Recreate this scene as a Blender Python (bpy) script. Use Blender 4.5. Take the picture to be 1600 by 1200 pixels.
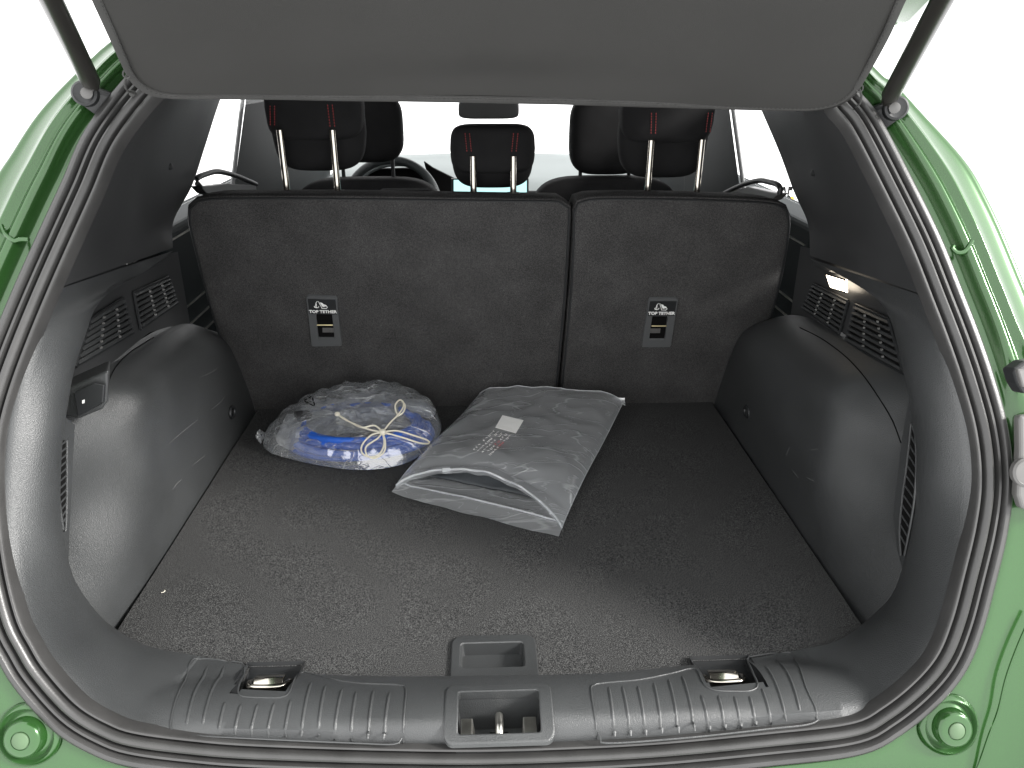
import bpy, bmesh, math, random
from mathutils import Vector, Matrix, noise
from mathutils.bvhtree import BVHTree
random.seed(7)
R_ = math.radians
sc = bpy.context.scene
for o in list(bpy.data.objects): bpy.data.objects.remove(o)
col = sc.collection

# ------------------------------------------------------------------ camera
F = 1208.0; CX, CY = 800.0, 600.0          # focal length and centre in photo pixels (1600 x 1200)
CAM = Vector((-0.021, -0.755, 0.725)); PIT = R_(22.8); YAW = R_(2.2)
FW = Vector((math.sin(YAW)*math.cos(PIT), math.cos(YAW)*math.cos(PIT), -math.sin(PIT)))
RT = Vector((math.cos(YAW), -math.sin(YAW), 0)); UP = RT.cross(FW)
cd = bpy.data.cameras.new('camera'); cam = bpy.data.objects.new('camera', cd); col.objects.link(cam)
cd.sensor_width = 36; cd.lens = 36*F/1600; cd.clip_start = .02; cd.clip_end = 500
M = Matrix((RT, UP, -FW)).transposed().to_4x4(); M.translation = CAM
cam.matrix_world = M; sc.camera = cam

# ------------------------------------------------------------------ light: even white sky all round + a soft sun from behind right
w = bpy.data.worlds.new('World'); sc.world = w; w.use_nodes = True
bg = w.node_tree.nodes['Background']; bg.inputs[0].default_value = (1.0, 1.0, 1.0, 1); bg.inputs[1].default_value = 1.5
SUN = Vector((1.62, -.62, 1.0)).normalized()
sd = bpy.data.lights.new('sun', 'SUN'); sd.energy = 4.0; sd.angle = R_(13); sd.color = (1, .975, .94)
so = bpy.data.objects.new('sun', sd); col.objects.link(so)
so.rotation_euler = SUN.to_track_quat('Z', 'Y').to_euler()
vs = sc.view_settings; vs.view_transform = 'Standard'; vs.look = 'None'; vs.exposure = 0.92; vs.gamma = 1
sc.cycles.transparent_max_bounces = 24; sc.cycles.max_bounces = 10

# ------------------------------------------------------------------ photo pixel -> point on a real surface
def ray(px, py): return FW + RT*((px-CX)/F) - UP*((py-CY)/F)
def on(px, py, ax, v):
    d = ray(px, py); return CAM + d*((v-CAM[ax])/d[ax])
def onX(p, v): return on(p[0], p[1], 0, v)
def onY(p, v): return on(p[0], p[1], 1, v)
def onZ(p, v): return on(p[0], p[1], 2, v)
def onf(p, f, lo=.2, hi=3.5):               # f(point) changes sign along the ray
    d = ray(*p); a, b = lo, hi; fa = f(CAM+d*a)
    for _ in range(50):
        m = (a+b)/2
        if (f(CAM+d*m) > 0) == (fa > 0): a = m
        else: b = m
    return CAM+d*((a+b)/2)
def g(z): return -.1 + .4*z + .2*z*z         # plane of the boot opening, leaning forward
def onG(p, off=0): return onf(p, lambda q: q.y - g(q.z) - off)
def zs(y):                                   # crown of the sill
    a = .028-5*(y+.052)**2; return .5*(a+.003+math.sqrt((a-.003)**2+.00001))
def onS(p, off=0):
    d = ray(*p); return onf(p, lambda q: q.z - zs(q.y) - off, .2, (-.04-CAM.z)/d.z)
SB, ST = Vector((0, .85, 0)), Vector((0, .70, .485))   # back of the rear seat: foot and top
SN = Vector((0, -(ST.z-SB.z), (ST.y-SB.y))).normalized()   # its rear-facing normal
SU = (ST-SB).normalized()
def onSeat(p, off=0): return onf(p, lambda q: (q-SB).dot(SN) - off)
CVs = .75
def onCover(p, off=0): return onf(p, lambda q: q.z + off - (.683+CVs*(.225-q.y)))

# ------------------------------------------------------------------ materials
def mat(name, base, rough=.5, metal=0, spec=.5, bump=0, bscale=1500, var=0, vscale=8, coat=0, emis=None, speck=None, alpha=None):
    m = bpy.data.materials.new(name); m.use_nodes = True; nt = m.node_tree; N = nt.nodes; L = nt.links
    p = N['Principled BSDF']; p.inputs['Base Color'].default_value = (*base, 1); p.inputs['Roughness'].default_value = rough
    p.inputs['Metallic'].default_value = metal; p.inputs['Specular IOR Level'].default_value = spec; p.inputs['Coat Weight'].default_value = coat
    p.inputs['Coat Roughness'].default_value = .04
    if emis: p.inputs['Emission Color'].default_value = (*emis[0], 1); p.inputs['Emission Strength'].default_value = emis[1]
    tc = N.new('ShaderNodeTexCoord')
    if var or speck:
        mix = N.new('ShaderNodeMix'); mix.data_type = 'RGBA'
        if speck:                             # fibres: light and dark grains
            n = N.new('ShaderNodeTexNoise'); n.inputs['Scale'].default_value = speck[0]; n.inputs['Detail'].default_value = 3; n.inputs['Roughness'].default_value = .7
            r = N.new('ShaderNodeValToRGB'); r.color_ramp.elements[0].position = speck[2]; r.color_ramp.elements[1].position = speck[3]
            L.new(tc.outputs['Object'], n.inputs['Vector']); L.new(n.outputs['Fac'], r.inputs['Fac']); L.new(r.outputs['Color'], mix.inputs['Factor'])
            mix.inputs['A'].default_value = (*base, 1); mix.inputs['B'].default_value = (*speck[1], 1)
            out = mix.outputs['Result']
        else: out = None
        if var:
            n2 = N.new('ShaderNodeTexNoise'); n2.inputs['Scale'].default_value = vscale; n2.inputs['Detail'].default_value = 4
            r2 = N.new('ShaderNodeMapRange'); r2.inputs['From Min'].default_value = .3; r2.inputs['From Max'].default_value = .7
            r2.inputs['To Min'].default_value = 1-var; r2.inputs['To Max'].default_value = 1+var
            mul = N.new('ShaderNodeVectorMath'); mul.operation = 'SCALE'
            L.new(tc.outputs['Object'], n2.inputs['Vector']); L.new(n2.outputs['Fac'], r2.inputs['Value']); L.new(r2.outputs['Result'], mul.inputs['Scale'])
            if out: L.new(out, mul.inputs[0])
            else: mul.inputs[0].default_value = base
            out = mul.outputs[0]
            if not speck:
                r3 = N.new('ShaderNodeMapRange'); r3.inputs['To Min'].default_value = rough-.08; r3.inputs['To Max'].default_value = rough+.08
                L.new(n2.outputs['Fac'], r3.inputs['Value']); L.new(r3.outputs['Result'], p.inputs['Roughness'])
        L.new(out, p.inputs['Base Color'])
    if bump:
        n = N.new('ShaderNodeTexNoise'); n.inputs['Scale'].default_value = bscale; n.inputs['Detail'].default_value = 2
        b = N.new('ShaderNodeBump'); b.inputs['Strength'].default_value = bump; b.inputs['Distance'].default_value = .001
        L.new(tc.outputs['Object'], n.inputs['Vector']); L.new(n.outputs['Fac'], b.inputs['Height']); L.new(b.outputs['Normal'], p.inputs['Normal'])
    return m
MT = {}
MT['trim'] = mat('grained_plastic', (.037, .039, .040), .38, spec=.7, bump=.6, bscale=900, var=.14, vscale=9)
MT['pillar'] = mat('pillar_plastic', (.030, .031, .032), .5, bump=.3, bscale=1100, var=.12, vscale=7)
MT['black'] = mat('black_plastic', (.014, .015, .016), .45, bump=.2, bscale=900)
MT['vent'] = mat('vent_plastic', (.03, .031, .032), .42, bump=.2, bscale=900)
MT['scuff_glint'] = mat('scuff_and_glint', (.15, .15, .145), .7)
MT['plate'] = mat('plate_plastic', (.075, .078, .08), .5, bump=.2, bscale=900)
MT['hole'] = mat('black_cavity', (.004, .004, .004), .9, spec=.1)
MT['rubber'] = mat('seal_rubber', (.034, .0335, .033), .36, spec=.6, bump=.15, bscale=700, var=.15, vscale=25)
MT['carpet'] = mat('floor_carpet', (.012, .0124, .0130), .95, spec=.15, bump=1.0, bscale=900, speck=(800, (.146, .146, .144), .44, .70), var=.05, vscale=5)
MT['seatcarpet'] = mat('seat_back_carpet', (.028, .0277, .0277), .95, spec=.15, bump=.8, bscale=900, speck=(700, (.094, .092, .091), .42, .7), var=.17, vscale=14)
MT['cover'] = mat('cover_fabric', (.034, .0335, .032), .8, spec=.25, bump=.25, bscale=1400, var=.06, vscale=6)
MT['hem'] = mat('cover_binding', (.044, .0435, .042), .6, bump=.2, bscale=900, var=.08, vscale=30)
MT['thread'] = mat('dark_thread', (.05, .05, .048), .8)
MT['seatfab'] = mat('seat_fabric', (.011, .011, .0115), .85, spec=.2, bump=.5, bscale=1200, var=.2, vscale=30)
MT['red'] = mat('red_thread', (.26, .025, .025), .7)
MT['chrome'] = mat('chrome', (.50, .47, .42), .14, 1)
MT['steel'] = mat('dull_steel', (.55, .54, .50), .32, 1, var=.2, vscale=60)
MT['brass'] = mat('zinc_yellow_wire', (.55, .47, .28), .3, 1)
MT['green'] = mat('green_paint', (.021, .076, .015), .25, metal=.4, coat=.75, spec=.45, var=.05, vscale=4)
MT['mint'] = MT['green']
MT['strut'] = mat('strut_paint', (.018, .017, .015), .3, spec=.6)
MT['dash'] = mat('dash_plastic', (.16, .18, .18), .6, var=.06, vscale=6)
MT['dashd'] = mat('dark_dash', (.02, .022, .023), .5)
MT['leather'] = mat('wheel_leather', (.06, .068, .07), .45, bump=.2, bscale=600)
MT['white'] = mat('white_print', (.82, .82, .8), .5)
MT['cord'] = mat('cotton_cord', (.78, .74, .62), .85, bump=.6, bscale=900)
MT['blue'] = mat('blue_cable_jacket', (.02, .105, .50), .35, var=.1, vscale=30)
MT['plug'] = mat('plug_plastic', (.03, .03, .032), .4)
MT['greyplug'] = mat('grey_plug_plastic', (.25, .26, .27), .5, var=.2, vscale=60)
MT['pouch'] = mat('black_pouch_cloth', (.03, .034, .038), .6, bump=.5, bscale=300, var=.3, vscale=20)
MT['yellow'] = mat('plate_yellow', (.75, .42, .02), .4)
MT['mirror'] = mat('mirror_housing', (.09, .09, .09), .5)
MT['door'] = mat('door_plastic', (.010, .014, .015), .6, spec=.12, bump=.2, bscale=600)
MT['tail'] = mat('lamp_housing', (.10, .098, .095), .35, var=.1, vscale=20)
MT['screen'] = mat('screen_glass', (.02, .02, .02), .2, emis=((.42, .72, .72), .95))
MT['lamp'] = mat('lamp_lens', (.8, .75, .65), .3, emis=((1, .86, .68), 6))
MT['bluewire'] = mat('blue_wire', (.03, .16, .28), .4)
def schlick(N, L, lo, k, nrm=None):           # reflectance of a thin sheet, the same from both sides
    lw = N.new('ShaderNodeLayerWeight'); lw.inputs['Blend'].default_value = .5
    if nrm: L.new(nrm, lw.inputs['Normal'])
    p = N.new('ShaderNodeMath'); p.operation = 'POWER'; p.inputs[1].default_value = 5; L.new(lw.outputs['Facing'], p.inputs[0])
    a = N.new('ShaderNodeMath'); a.operation = 'MULTIPLY_ADD'; a.inputs[1].default_value = k; a.inputs[2].default_value = lo; L.new(p.outputs[0], a.inputs[0])
    return a.outputs[0]
def film(name, milky=.16, rough=.12, tint=(.93, .95, .96), bump=.35, crs=9):
    m = bpy.data.materials.new(name); m.use_nodes = True; nt = m.node_tree; N = nt.nodes; L = nt.links; N.clear()
    out = N.new('ShaderNodeOutputMaterial'); tr = N.new('ShaderNodeBsdfTransparent'); tr.inputs[0].default_value = (*tint, 1)
    df = N.new('ShaderNodeBsdfDiffuse'); df.inputs[0].default_value = (.78, .8, .82, 1)
    tl = N.new('ShaderNodeBsdfTranslucent'); tl.inputs[0].default_value = (.78, .8, .82, 1)
    ad = N.new('ShaderNodeMixShader'); ad.inputs[0].default_value = .45; L.new(df.outputs[0], ad.inputs[1]); L.new(tl.outputs[0], ad.inputs[2])
    gl = N.new('ShaderNodeBsdfGlossy'); gl.inputs['Roughness'].default_value = rough; gl.inputs[0].default_value = (1, 1, 1, 1)
    tc = N.new('ShaderNodeTexCoord')
    def crease(scale, wdt, dist, rot):
        mp = N.new('ShaderNodeMapping'); mp.inputs['Rotation'].default_value = (0, 0, rot); mp.inputs['Scale'].default_value = (.75, 2.6, 1); L.new(tc.outputs['Object'], mp.inputs['Vector'])
        n = N.new('ShaderNodeTexNoise'); n.inputs['Scale'].default_value = scale; n.inputs['Detail'].default_value = 2.5; n.inputs['Distortion'].default_value = dist; L.new(mp.outputs[0], n.inputs['Vector'])
        a = N.new('ShaderNodeMath'); a.operation = 'SUBTRACT'; a.inputs[1].default_value = .5; L.new(n.outputs['Fac'], a.inputs[0])
        b = N.new('ShaderNodeMath'); b.operation = 'ABSOLUTE'; L.new(a.outputs[0], b.inputs[0])
        c = N.new('ShaderNodeMapRange'); c.interpolation_type = 'SMOOTHSTEP'; c.inputs['From Max'].default_value = wdt; c.inputs['To Min'].default_value = 1; c.inputs['To Max'].default_value = 0; L.new(b.outputs[0], c.inputs['Value'])
        return c.outputs[0]
    c1, c2 = crease(crs, .02, .25, .5), crease(crs*2.0, .014, .2, -.8)
    cr = N.new('ShaderNodeMath'); cr.operation = 'MULTIPLY_ADD'; cr.inputs[1].default_value = .6; L.new(c2, cr.inputs[0]); L.new(c1, cr.inputs[2])
    bp = N.new('ShaderNodeBump'); bp.inputs['Strength'].default_value = bump; bp.inputs['Distance'].default_value = .004
    n3 = N.new('ShaderNodeTexNoise'); n3.inputs['Scale'].default_value = crs*2; n3.inputs['Detail'].default_value = 4; n3.inputs['Distortion'].default_value = .8
    L.new(tc.outputs['Object'], n3.inputs['Vector'])
    sm = N.new('ShaderNodeMath'); sm.operation = 'MULTIPLY_ADD'; sm.inputs[1].default_value = .35; L.new(cr.outputs[0], sm.inputs[0]); L.new(n3.outputs['Fac'], sm.inputs[2])
    L.new(sm.outputs[0], bp.inputs['Height'])
    for s in (df, tl, gl): L.new(bp.outputs[0], s.inputs['Normal'])
    mk = N.new('ShaderNodeMath'); mk.operation = 'MULTIPLY_ADD'; mk.inputs[1].default_value = .2; mk.inputs[2].default_value = milky; L.new(cr.outputs[0], mk.inputs[0])
    m1 = N.new('ShaderNodeMixShader'); L.new(mk.outputs[0], m1.inputs[0]); L.new(tr.outputs[0], m1.inputs[1]); L.new(ad.outputs[0], m1.inputs[2])
    fr = schlick(N, L, .20, .8, bp.outputs[0])
    m2 = N.new('ShaderNodeMixShader'); L.new(fr, m2.inputs[0]); L.new(m1.outputs[0], m2.inputs[1]); L.new(gl.outputs[0], m2.inputs[2])
    L.new(m2.outputs[0], out.inputs[0]); return m
MT['film'] = film('clear_bag_film', .45, .17, bump=.55, crs=6.5); MT['film2'] = film('thin_bag_film', .20, .10, bump=.7, crs=10)
MT['rail'] = film('bag_zip_rail', .62, .2, (.9, .92, .94), .1)
def glass(name):
    m = bpy.data.materials.new(name); m.use_nodes = True; nt = m.node_tree; N = nt.nodes; L = nt.links; N.clear()
    out = N.new('ShaderNodeOutputMaterial'); tr = N.new('ShaderNodeBsdfTransparent'); gl = N.new('ShaderNodeBsdfGlossy'); gl.inputs['Roughness'].default_value = .02
    fr = schlick(N, L, .03, .25); mx = N.new('ShaderNodeMixShader'); L.new(fr, mx.inputs[0]); L.new(tr.outputs[0], mx.inputs[1]); L.new(gl.outputs[0], mx.inputs[2]); L.new(mx.outputs[0], out.inputs[0]); return m
MT['glass'] = glass('window_glass')

# ------------------------------------------------------------------ mesh helpers
def thing(name, label, cat, loc=(0, 0, 0), group=None):
    o = bpy.data.objects.new(name, None); o.empty_display_size = .05; o.location = loc; col.objects.link(o)
    o['label'] = label; o['category'] = cat
    if group: o['group'] = group
    return o
def wloc(o):
    return Vector(o.location) if o.type == 'EMPTY' else Vector()
def obj(name, vf, m, parent=None, smooth=True, label=None):
    me = bpy.data.meshes.new(name); me.from_pydata([tuple(v) for v in vf[0]], [], vf[1]); me.validate()
    bm = bmesh.new(); bm.from_mesh(me); bmesh.ops.recalc_face_normals(bm, faces=bm.faces); bm.to_mesh(me); bm.free()
    return objm(name, me, m, parent, smooth, label)
def objm(name, me, m, parent=None, smooth=True, label=None):
    if m is not None: me.materials.append(MT[m] if isinstance(m, str) else m)
    if smooth: me.polygons.foreach_set('use_smooth', [True]*len(me.polygons))
    o = bpy.data.objects.new(name, me); col.objects.link(o)
    if parent: o.parent = parent; o.matrix_parent_inverse = Matrix.Translation(-wloc(parent))
    if label: o['label'] = label
    if smooth:
        try: me.set_sharp_from_angle(angle=R_(40))
        except Exception: pass
    return o
def tag(o, label, cat, group=None):
    o['label'] = label; o['category'] = cat
    if group: o['group'] = group
    return o
def solid(o, t, off=-1):
    md = o.modifiers.new('thickness', 'SOLIDIFY'); md.thickness = t; md.offset = off; return o
def bev(o, wd, seg=3, ang=40):
    md = o.modifiers.new('bevel', 'BEVEL'); md.width = wd; md.segments = seg; md.limit_method = 'ANGLE'; md.angle_limit = R_(ang); md.harden_normals = False; return o
def cat(pts, n, closed=False):              # Catmull-Rom, resampled evenly
    P = [Vector(p) for p in pts]; m = len(P); dense = []
    segs = m if closed else m-1
    for i in range(segs):
        p1, p2 = P[i], P[(i+1) % m]
        p0 = P[i-1] if (closed or i > 0) else p1*2-p2
        p3 = P[(i+2) % m] if (closed or i+2 < m) else p2*2-p1
        for k in range(12):
            t = k/12; dense.append(.5*((2*p1)+(p2-p0)*t+(2*p0-5*p1+4*p2-p3)*t*t+(3*p1-p0-3*p2+p3)*t**3))
    dense.append(P[0] if closed else P[-1])
    return resamp(dense, n, closed)
def resamp(D, n, closed=False):
    L = [0]
    for a, b in zip(D, D[1:]): L.append(L[-1]+(b-a).length)
    out = []; j = 0; cnt = n if closed else n-1
    for i in range(n):
        s = L[-1]*i/cnt
        while j < len(D)-2 and L[j+1] < s: j += 1
        d = L[j+1]-L[j]; out.append(D[j].lerp(D[j+1], 0 if d < 1e-9 else min(1, (s-L[j])/d)))
    return out
def loft(curves, close_u=False, close_v=False):
    nc, n = len(curves), len(curves[0]); V = [p for c in curves for p in c]; Fc = []
    for i in range(nc if close_v else nc-1):
        a, b = i*n, ((i+1) % nc)*n
        for k in range(n if close_u else n-1):
            k2 = (k+1) % n; Fc.append((a+k, a+k2, b+k2, b+k))
    return V, Fc
def tube(path, r, seg=8, closed=False, caps=True):
    P = [Vector(p) for p in path]; n = len(P); V = []; Fc = []; ref = None
    for i in range(n):
        t = (P[(i+1) % n]-P[i-1]) if closed else (P[min(i+1, n-1)]-P[max(i-1, 0)])
        t = t.normalized() if t.length > 1e-9 else Vector((0, 0, 1))
        if ref is None: ref = Vector((0, 0, 1)) if abs(t.z) < .9 else Vector((1, 0, 0))
        u = (ref - t*ref.dot(t)); u = u.normalized() if u.length > 1e-6 else t.orthogonal().normalized(); ref = u; v = t.cross(u)
        rr = r(i/(n-1)) if callable(r) else r
        for k in range(seg):
            a = 2*math.pi*k/seg; V.append(P[i]+(u*math.cos(a)+v*math.sin(a))*rr)
    for i in range(n if closed else n-1):
        for k in range(seg):
            k2 = (k+1) % seg; j = (i+1) % n; Fc.append((i*seg+k, i*seg+k2, j*seg+k2, j*seg+k))
    if caps and not closed: Fc.append(tuple(range(seg))[::-1]); Fc.append(tuple((n-1)*seg+k for k in range(seg)))
    return V, Fc
def join(*vfs):
    V, Fc = [], []
    for v, f in vfs:
        o = len(V); V += list(v); Fc += [tuple(i+o for i in q) for q in f]
    return V, Fc
def prism(poly, vec):                        # polygon pushed along a vector
    n = len(poly); V = [Vector(p) for p in poly]+[Vector(p)+Vector(vec) for p in poly]
    return V, [tuple(range(n))[::-1], tuple(range(n, 2*n))]+[(i, (i+1) % n, n+(i+1) % n, n+i) for i in range(n)]
def box(c, d, rot=None):
    V = []
    for sx in (-1, 1):
        for sy in (-1, 1):
            for sz in (-1, 1):
                v = Vector((sx*d[0]/2, sy*d[1]/2, sz*d[2]/2))
                if rot is not None: v = rot @ v
                V.append(Vector(c)+v)
    return V, [(0, 1, 3, 2), (4, 6, 7, 5), (0, 4, 5, 1), (2, 3, 7, 6), (0, 2, 6, 4), (1, 5, 7, 3)]
def hexa(a, b):                              # two quads, front and back
    V = [Vector(p) for p in a]+[Vector(p) for p in b]
    return V, [(0, 1, 2, 3), (7, 6, 5, 4)]+[(i, 4+i, 4+(i+1) % 4, (i+1) % 4) for i in range(4)]
def soft(c, d, e=4.0, nu=40, nv=20, fn=None):   # superellipsoid cushion
    V, Fc = [], []
    def pw(v, p): return math.copysign(abs(v)**p, v)
    for j in range(nv+1):
        la = -math.pi/2+math.pi*j/nv
        for i in range(nu):
            lo = 2*math.pi*i/nu
            q = Vector((pw(math.cos(la), 2/e)*pw(math.cos(lo), 2/e), pw(math.cos(la), 2/e)*pw(math.sin(lo), 2/e), pw(math.sin(la), 2/e)))
            q = Vector((q.x*d[0]/2, q.y*d[1]/2, q.z*d[2]/2))
            if fn: q = fn(q)
            V.append(Vector(c)+q)
    for j in range(nv):
        for i in range(nu):
            i2 = (i+1) % nu; Fc.append((j*nu+i, j*nu+i2, (j+1)*nu+i2, (j+1)*nu+i))
    return V, Fc
def lathe(prof, c, axis, seg=28):            # profile (r, h) about an axis
    axis = Vector(axis).normalized(); u = axis.orthogonal().normalized(); v = axis.cross(u); V, Fc = [], []
    for r, h in prof:
        for k in range(seg):
            a = 2*math.pi*k/seg; V.append(Vector(c)+axis*h+(u*math.cos(a)+v*math.sin(a))*r)
    for i in range(len(prof)-1):
        for k in range(seg):
            k2 = (k+1) % seg; Fc.append((i*seg+k, i*seg+k2, (i+1)*seg+k2, (i+1)*seg+k))
    if prof[-1][0] > 1e-6: Fc.append(tuple((len(prof)-1)*seg+k for k in range(seg)))
    if prof[0][0] > 1e-6: Fc.append(tuple(range(seg))[::-1])
    return V, Fc
def text(s, size, mtx, name, m, parent, fat=0.0):
    cu = bpy.data.curves.new('lettering', 'FONT'); cu.body = s; cu.size = size; cu.align_x = 'CENTER'; cu.offset = fat; cu.extrude = .0002; cu.resolution_u = 3
    t = bpy.data.objects.new('lettering', cu); col.objects.link(t); dg = bpy.context.evaluated_depsgraph_get()
    me = bpy.data.meshes.new_from_object(t.evaluated_get(dg)); bpy.data.objects.remove(t); bpy.data.curves.remove(cu)
    me.transform(mtx); me.materials.clear()
    return objm(name, me, m, parent, False)
def basis(o, x, y, z):
    Mx = Matrix((Vector(x), Vector(y), Vector(z))).transposed().to_4x4(); Mx.translation = Vector(o); return Mx
nz = noise.noise

# ================================================================== the car (fixed body and trim)
car = thing('car', 'glossy green car seen from behind with its boot open', 'car', (0, 1.2, -.68))

# ---- opening ring, traced as the inner edge of the seal
RP = [(770, 95), (450, 97), (320, 108), (262, 132), (225, 167), (180, 230), (150, 300), (115, 378), (81, 455), (50, 530), (24, 600), (7, 660), (1, 710), (0, 760),
      (3, 820), (14, 895), (32, 965), (52, 1005), (75, 1042), (125, 1097), (175, 1127), (217, 1141), (300, 1152), (400, 1160), (612, 1167), (780, 1168), (1000, 1159),
      (1200, 1141), (1325, 1126), (1375, 1102), (1425, 1062), (1460, 1020), (1482, 967), (1500, 900), (1519, 820), (1527, 750), (1520, 675), (1500, 600), (1478, 535), (1453, 470),
      (1420, 387), (1378, 300), (1330, 207), (1305, 175), (1275, 142), (1220, 115), (1100, 100)]
NR = 420
RING = cat([onG(p) for p in RP], NR, True)
def ring_frames():
    out = []
    c = Vector((0, .1, .36))
    for i in range(NR):
        p = RING[i]; t = (RING[(i+1) % NR]-RING[i-1]).normalized(); n = Vector((0, -1, .4+.4*p.z)).normalized()
        o = t.cross(n).normalized()
        if o.dot(p-c) < 0: o = -o
        out.append((p, n, o))
    return out
RF = ring_frames()
SW = .046
def smooth(a, b, x):
    t = max(0, min(1, (x-a)/(b-a))); return t*t*(3-2*t)
def sweep_ring(profile_at, start=0):
    rows = []
    for i, (p, n, o) in enumerate(RF):
        rows.append([p+o*a+n*max(b, -.05)+Vector((0, 1, .12))*max(0, -.05-b) for a, b in profile_at(p, i)])
    cols = [[rows[i][k] for i in range(NR)] for k in range(len(rows[0]))]
    return loft(cols, close_u=True)
SW = .041
SEAL = [(a*.89, b) for a, b in [(-.004, -.012), (-.003, .004), (-.001, .0065), (.0015, .0065), (.003, .004), (.0038, -.007), (.0062, -.007), (.0075, .006), (.010, .0095), (.0135, .0105), (.0165, .009), (.0185, .004),
        (.0188, -.010), (.0218, -.010), (.0225, .004), (.0245, .0075), (.0275, .0075), (.0295, .004), (.0300, -.006), (.0318, -.006), (.033, .005), (.036, .0085), (.041, .0085), (.0445, .006), (.046, .001), (.0465, -.012)]]
obj('weather_seal', sweep_ring(lambda p, i: SEAL), 'rubber', car, label='black ribbed rubber seal running round the boot opening')
# ---- painted body round the opening
UPR = [(0, -.006), (.004, -.014), (.018, -.017), (.024, -.010), (.028, -.001), (.034, .0015), (.040, -.004), (.045, -.001), (.049, .004), (.054, .0005), (.060, -.003), (.078, -.010), (.086, -.009), (.094, -.016), (.108, -.045), (.113, -.12), (.115, -.36)]
LWR = [(0, -.006), (.003, -.007), (.006, -.004), (.010, -.003), (.020, -.0035), (.032, -.004), (.046, -.004), (.062, -.003), (.08, -.001), (.098, .003), (.112, .009), (.124, .018), (.136, .03), (.15, .042), (.17, .050), (.22, .052), (.32, .045)]
def fine(P, m=4):
    o = []
    for (a, b), (c, d) in zip(P, P[1:]): o += [(a+(c-a)*k/m, b+(d-b)*k/m) for k in range(m)]
    o.append(P[-1])
    for _ in range(3): o = [o[0]]+[((o[i-1][0]+2*o[i][0]+o[i+1][0])/4, (o[i-1][1]+2*o[i][1]+o[i+1][1])/4) for i in range(1, len(o)-1)]+[o[-1]]
    return o
UPF, LWF = fine(UPR), fine(LWR)
def body_prof(p, i):
    k = smooth(.24, .42, p.z); s = .98 if p.x < 0 else 1.0
    s *= 1-(.28 if p.x < 0 else .45)*smooth(.55, .70, p.z)
    out = []
    for (a, b), (c, d) in zip(UPF, LWF):
        aa = (a*s*k+c*(1-k)); out.append((SW-.001+aa, b*k+d*(1-k)))
    return out
obj('rear_body_panel', sweep_ring(body_prof), 'green', car)
# fold clips across the gutter
for side, P in ((-1, [(2, 352), (8, 365), (22, 376), (32, 374), (45, 374)]), (1, [(1519, 376), (1508, 392), (1496, 395), (1488, 388), (1490, 384)])):
    pts = cat([onG(p, .0) for p in P], 12)
    obj('panel_joint', tube(pts, .0028, 8), 'green', car)
# seam line on the right corner of the bumper
obj('panel_seam', tube(cat([onG(p, -.006) for p in [(1612, 960), (1590, 1010), (1572, 1060), (1560, 1110), (1545, 1150), (1529, 1196), (1515, 1225)]], 24), .0016, 6), 'green', car)
# bump stops
for c in ((42, 1150), (1485, 1135)):
    q = onG(c, -.004); n = Vector((0, -1, .42)).normalized()
    b = obj('bumper_stop', lathe([(.036, -.004), (.034, .0), (.031, .002), (.029, .0), (.0265, -.003), (.0225, .0), (.0205, .009), (.019, .0115), (.0165, .0125), (.0105, .0125), (.0100, .0113), (.0095, .0113)], q, n, 40), 'green', car)
    obj('rubber_button', lathe([(.0092, .010), (.0092, .0132), (.008, .0142), (.0, .0145)], q, n, 32), mat('button_rubber', (.07, .12, .06), .6), b)

# ---- inner frame panel: from the seal to the edge of the side recess, and the sill between
EL = [onX((270, 392), -.578), onX((225, 425), -.56), onX((180, 450), -.538), onX((150, 480), -.537), onX((135, 520), -.536), onX((117, 575), -.536), onX((105, 640), -.536), onX((97, 700), -.538), onX((95, 800), -.546),
      onX((105, 865), -.549), onY((119, 910), .1), onY((150, 955), .112), onZ((180, 982), .02), onZ((230, 1009), .014), onZ((310, 1025), .008)]
ES = [onZ(p, .004) for p in [(310, 1025), (400, 1042), (470, 1052), (540, 1063), (630, 1069), (780, 1070), (925, 1069), (1000, 1060), (1090, 1043), (1180, 1028), (1250, 1015)]]
ER = [onZ((1250, 1015), .008), onZ((1290, 1007), .014), onZ((1320, 995), .02), onZ((1350, 973), .02), onY((1373, 952), .098), onY((1392, 930), .1), onY((1406, 900), .1), onX((1420, 845), .549), onX((1429, 795), .546), onX((1431, 750), .54),
      onX((1431, 700), .538), onX((1426, 660), .537), onX((1419, 612), .536), onX((1410, 575), .536), onX((1400, 530), .536), onX((1390, 497), .536), onX((1375, 472), .537), onX((1355, 455), .541), onX((1330, 440), .55), onX((1266, 404), .578)]
def ring_part(pa, pb):                      # stretch of the ring between two photo points
    qa, qb = onG(pa), onG(pb)
    ia = min(range(NR), key=lambda i: (RING[i]-qa).length); ib = min(range(NR), key=lambda i: (RING[i]-qb).length)
    return RING[ia:ib+1]
NL, NS = 30, 220
def near_i(C, q): return min(range(len(C)), key=lambda i: (C[i]-q).length)
def cut(C, q0, q1): return C[near_i(C, q0):near_i(C, q1)+1]
ELd, ERd = cat(EL, 400), cat(ER, 400)
Ri, Ei = [], []
def pair(rc, ec, n):
    global Ri, Ei
    a, b = resamp(rc, n), resamp(ec, n); Ri += a if not Ri else a[1:]; Ei += b if not Ei else b[1:]
eL1, eL2, eR1, eR2 = EL[4], EL[9], ER[6], ER[14]
pair(ring_part((81, 457), (50, 530)), cut(ELd, EL[0], eL1), 34); pair(ring_part((50, 530), (8, 865)), cut(ELd, eL1, eL2), 40); pair(ring_part((8, 865), (217, 1141)), cut(ELd, eL2, EL[-1]), 40)
pair(ring_part((217, 1141), (1325, 1126)), cat(ES, 400), NS)
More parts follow.
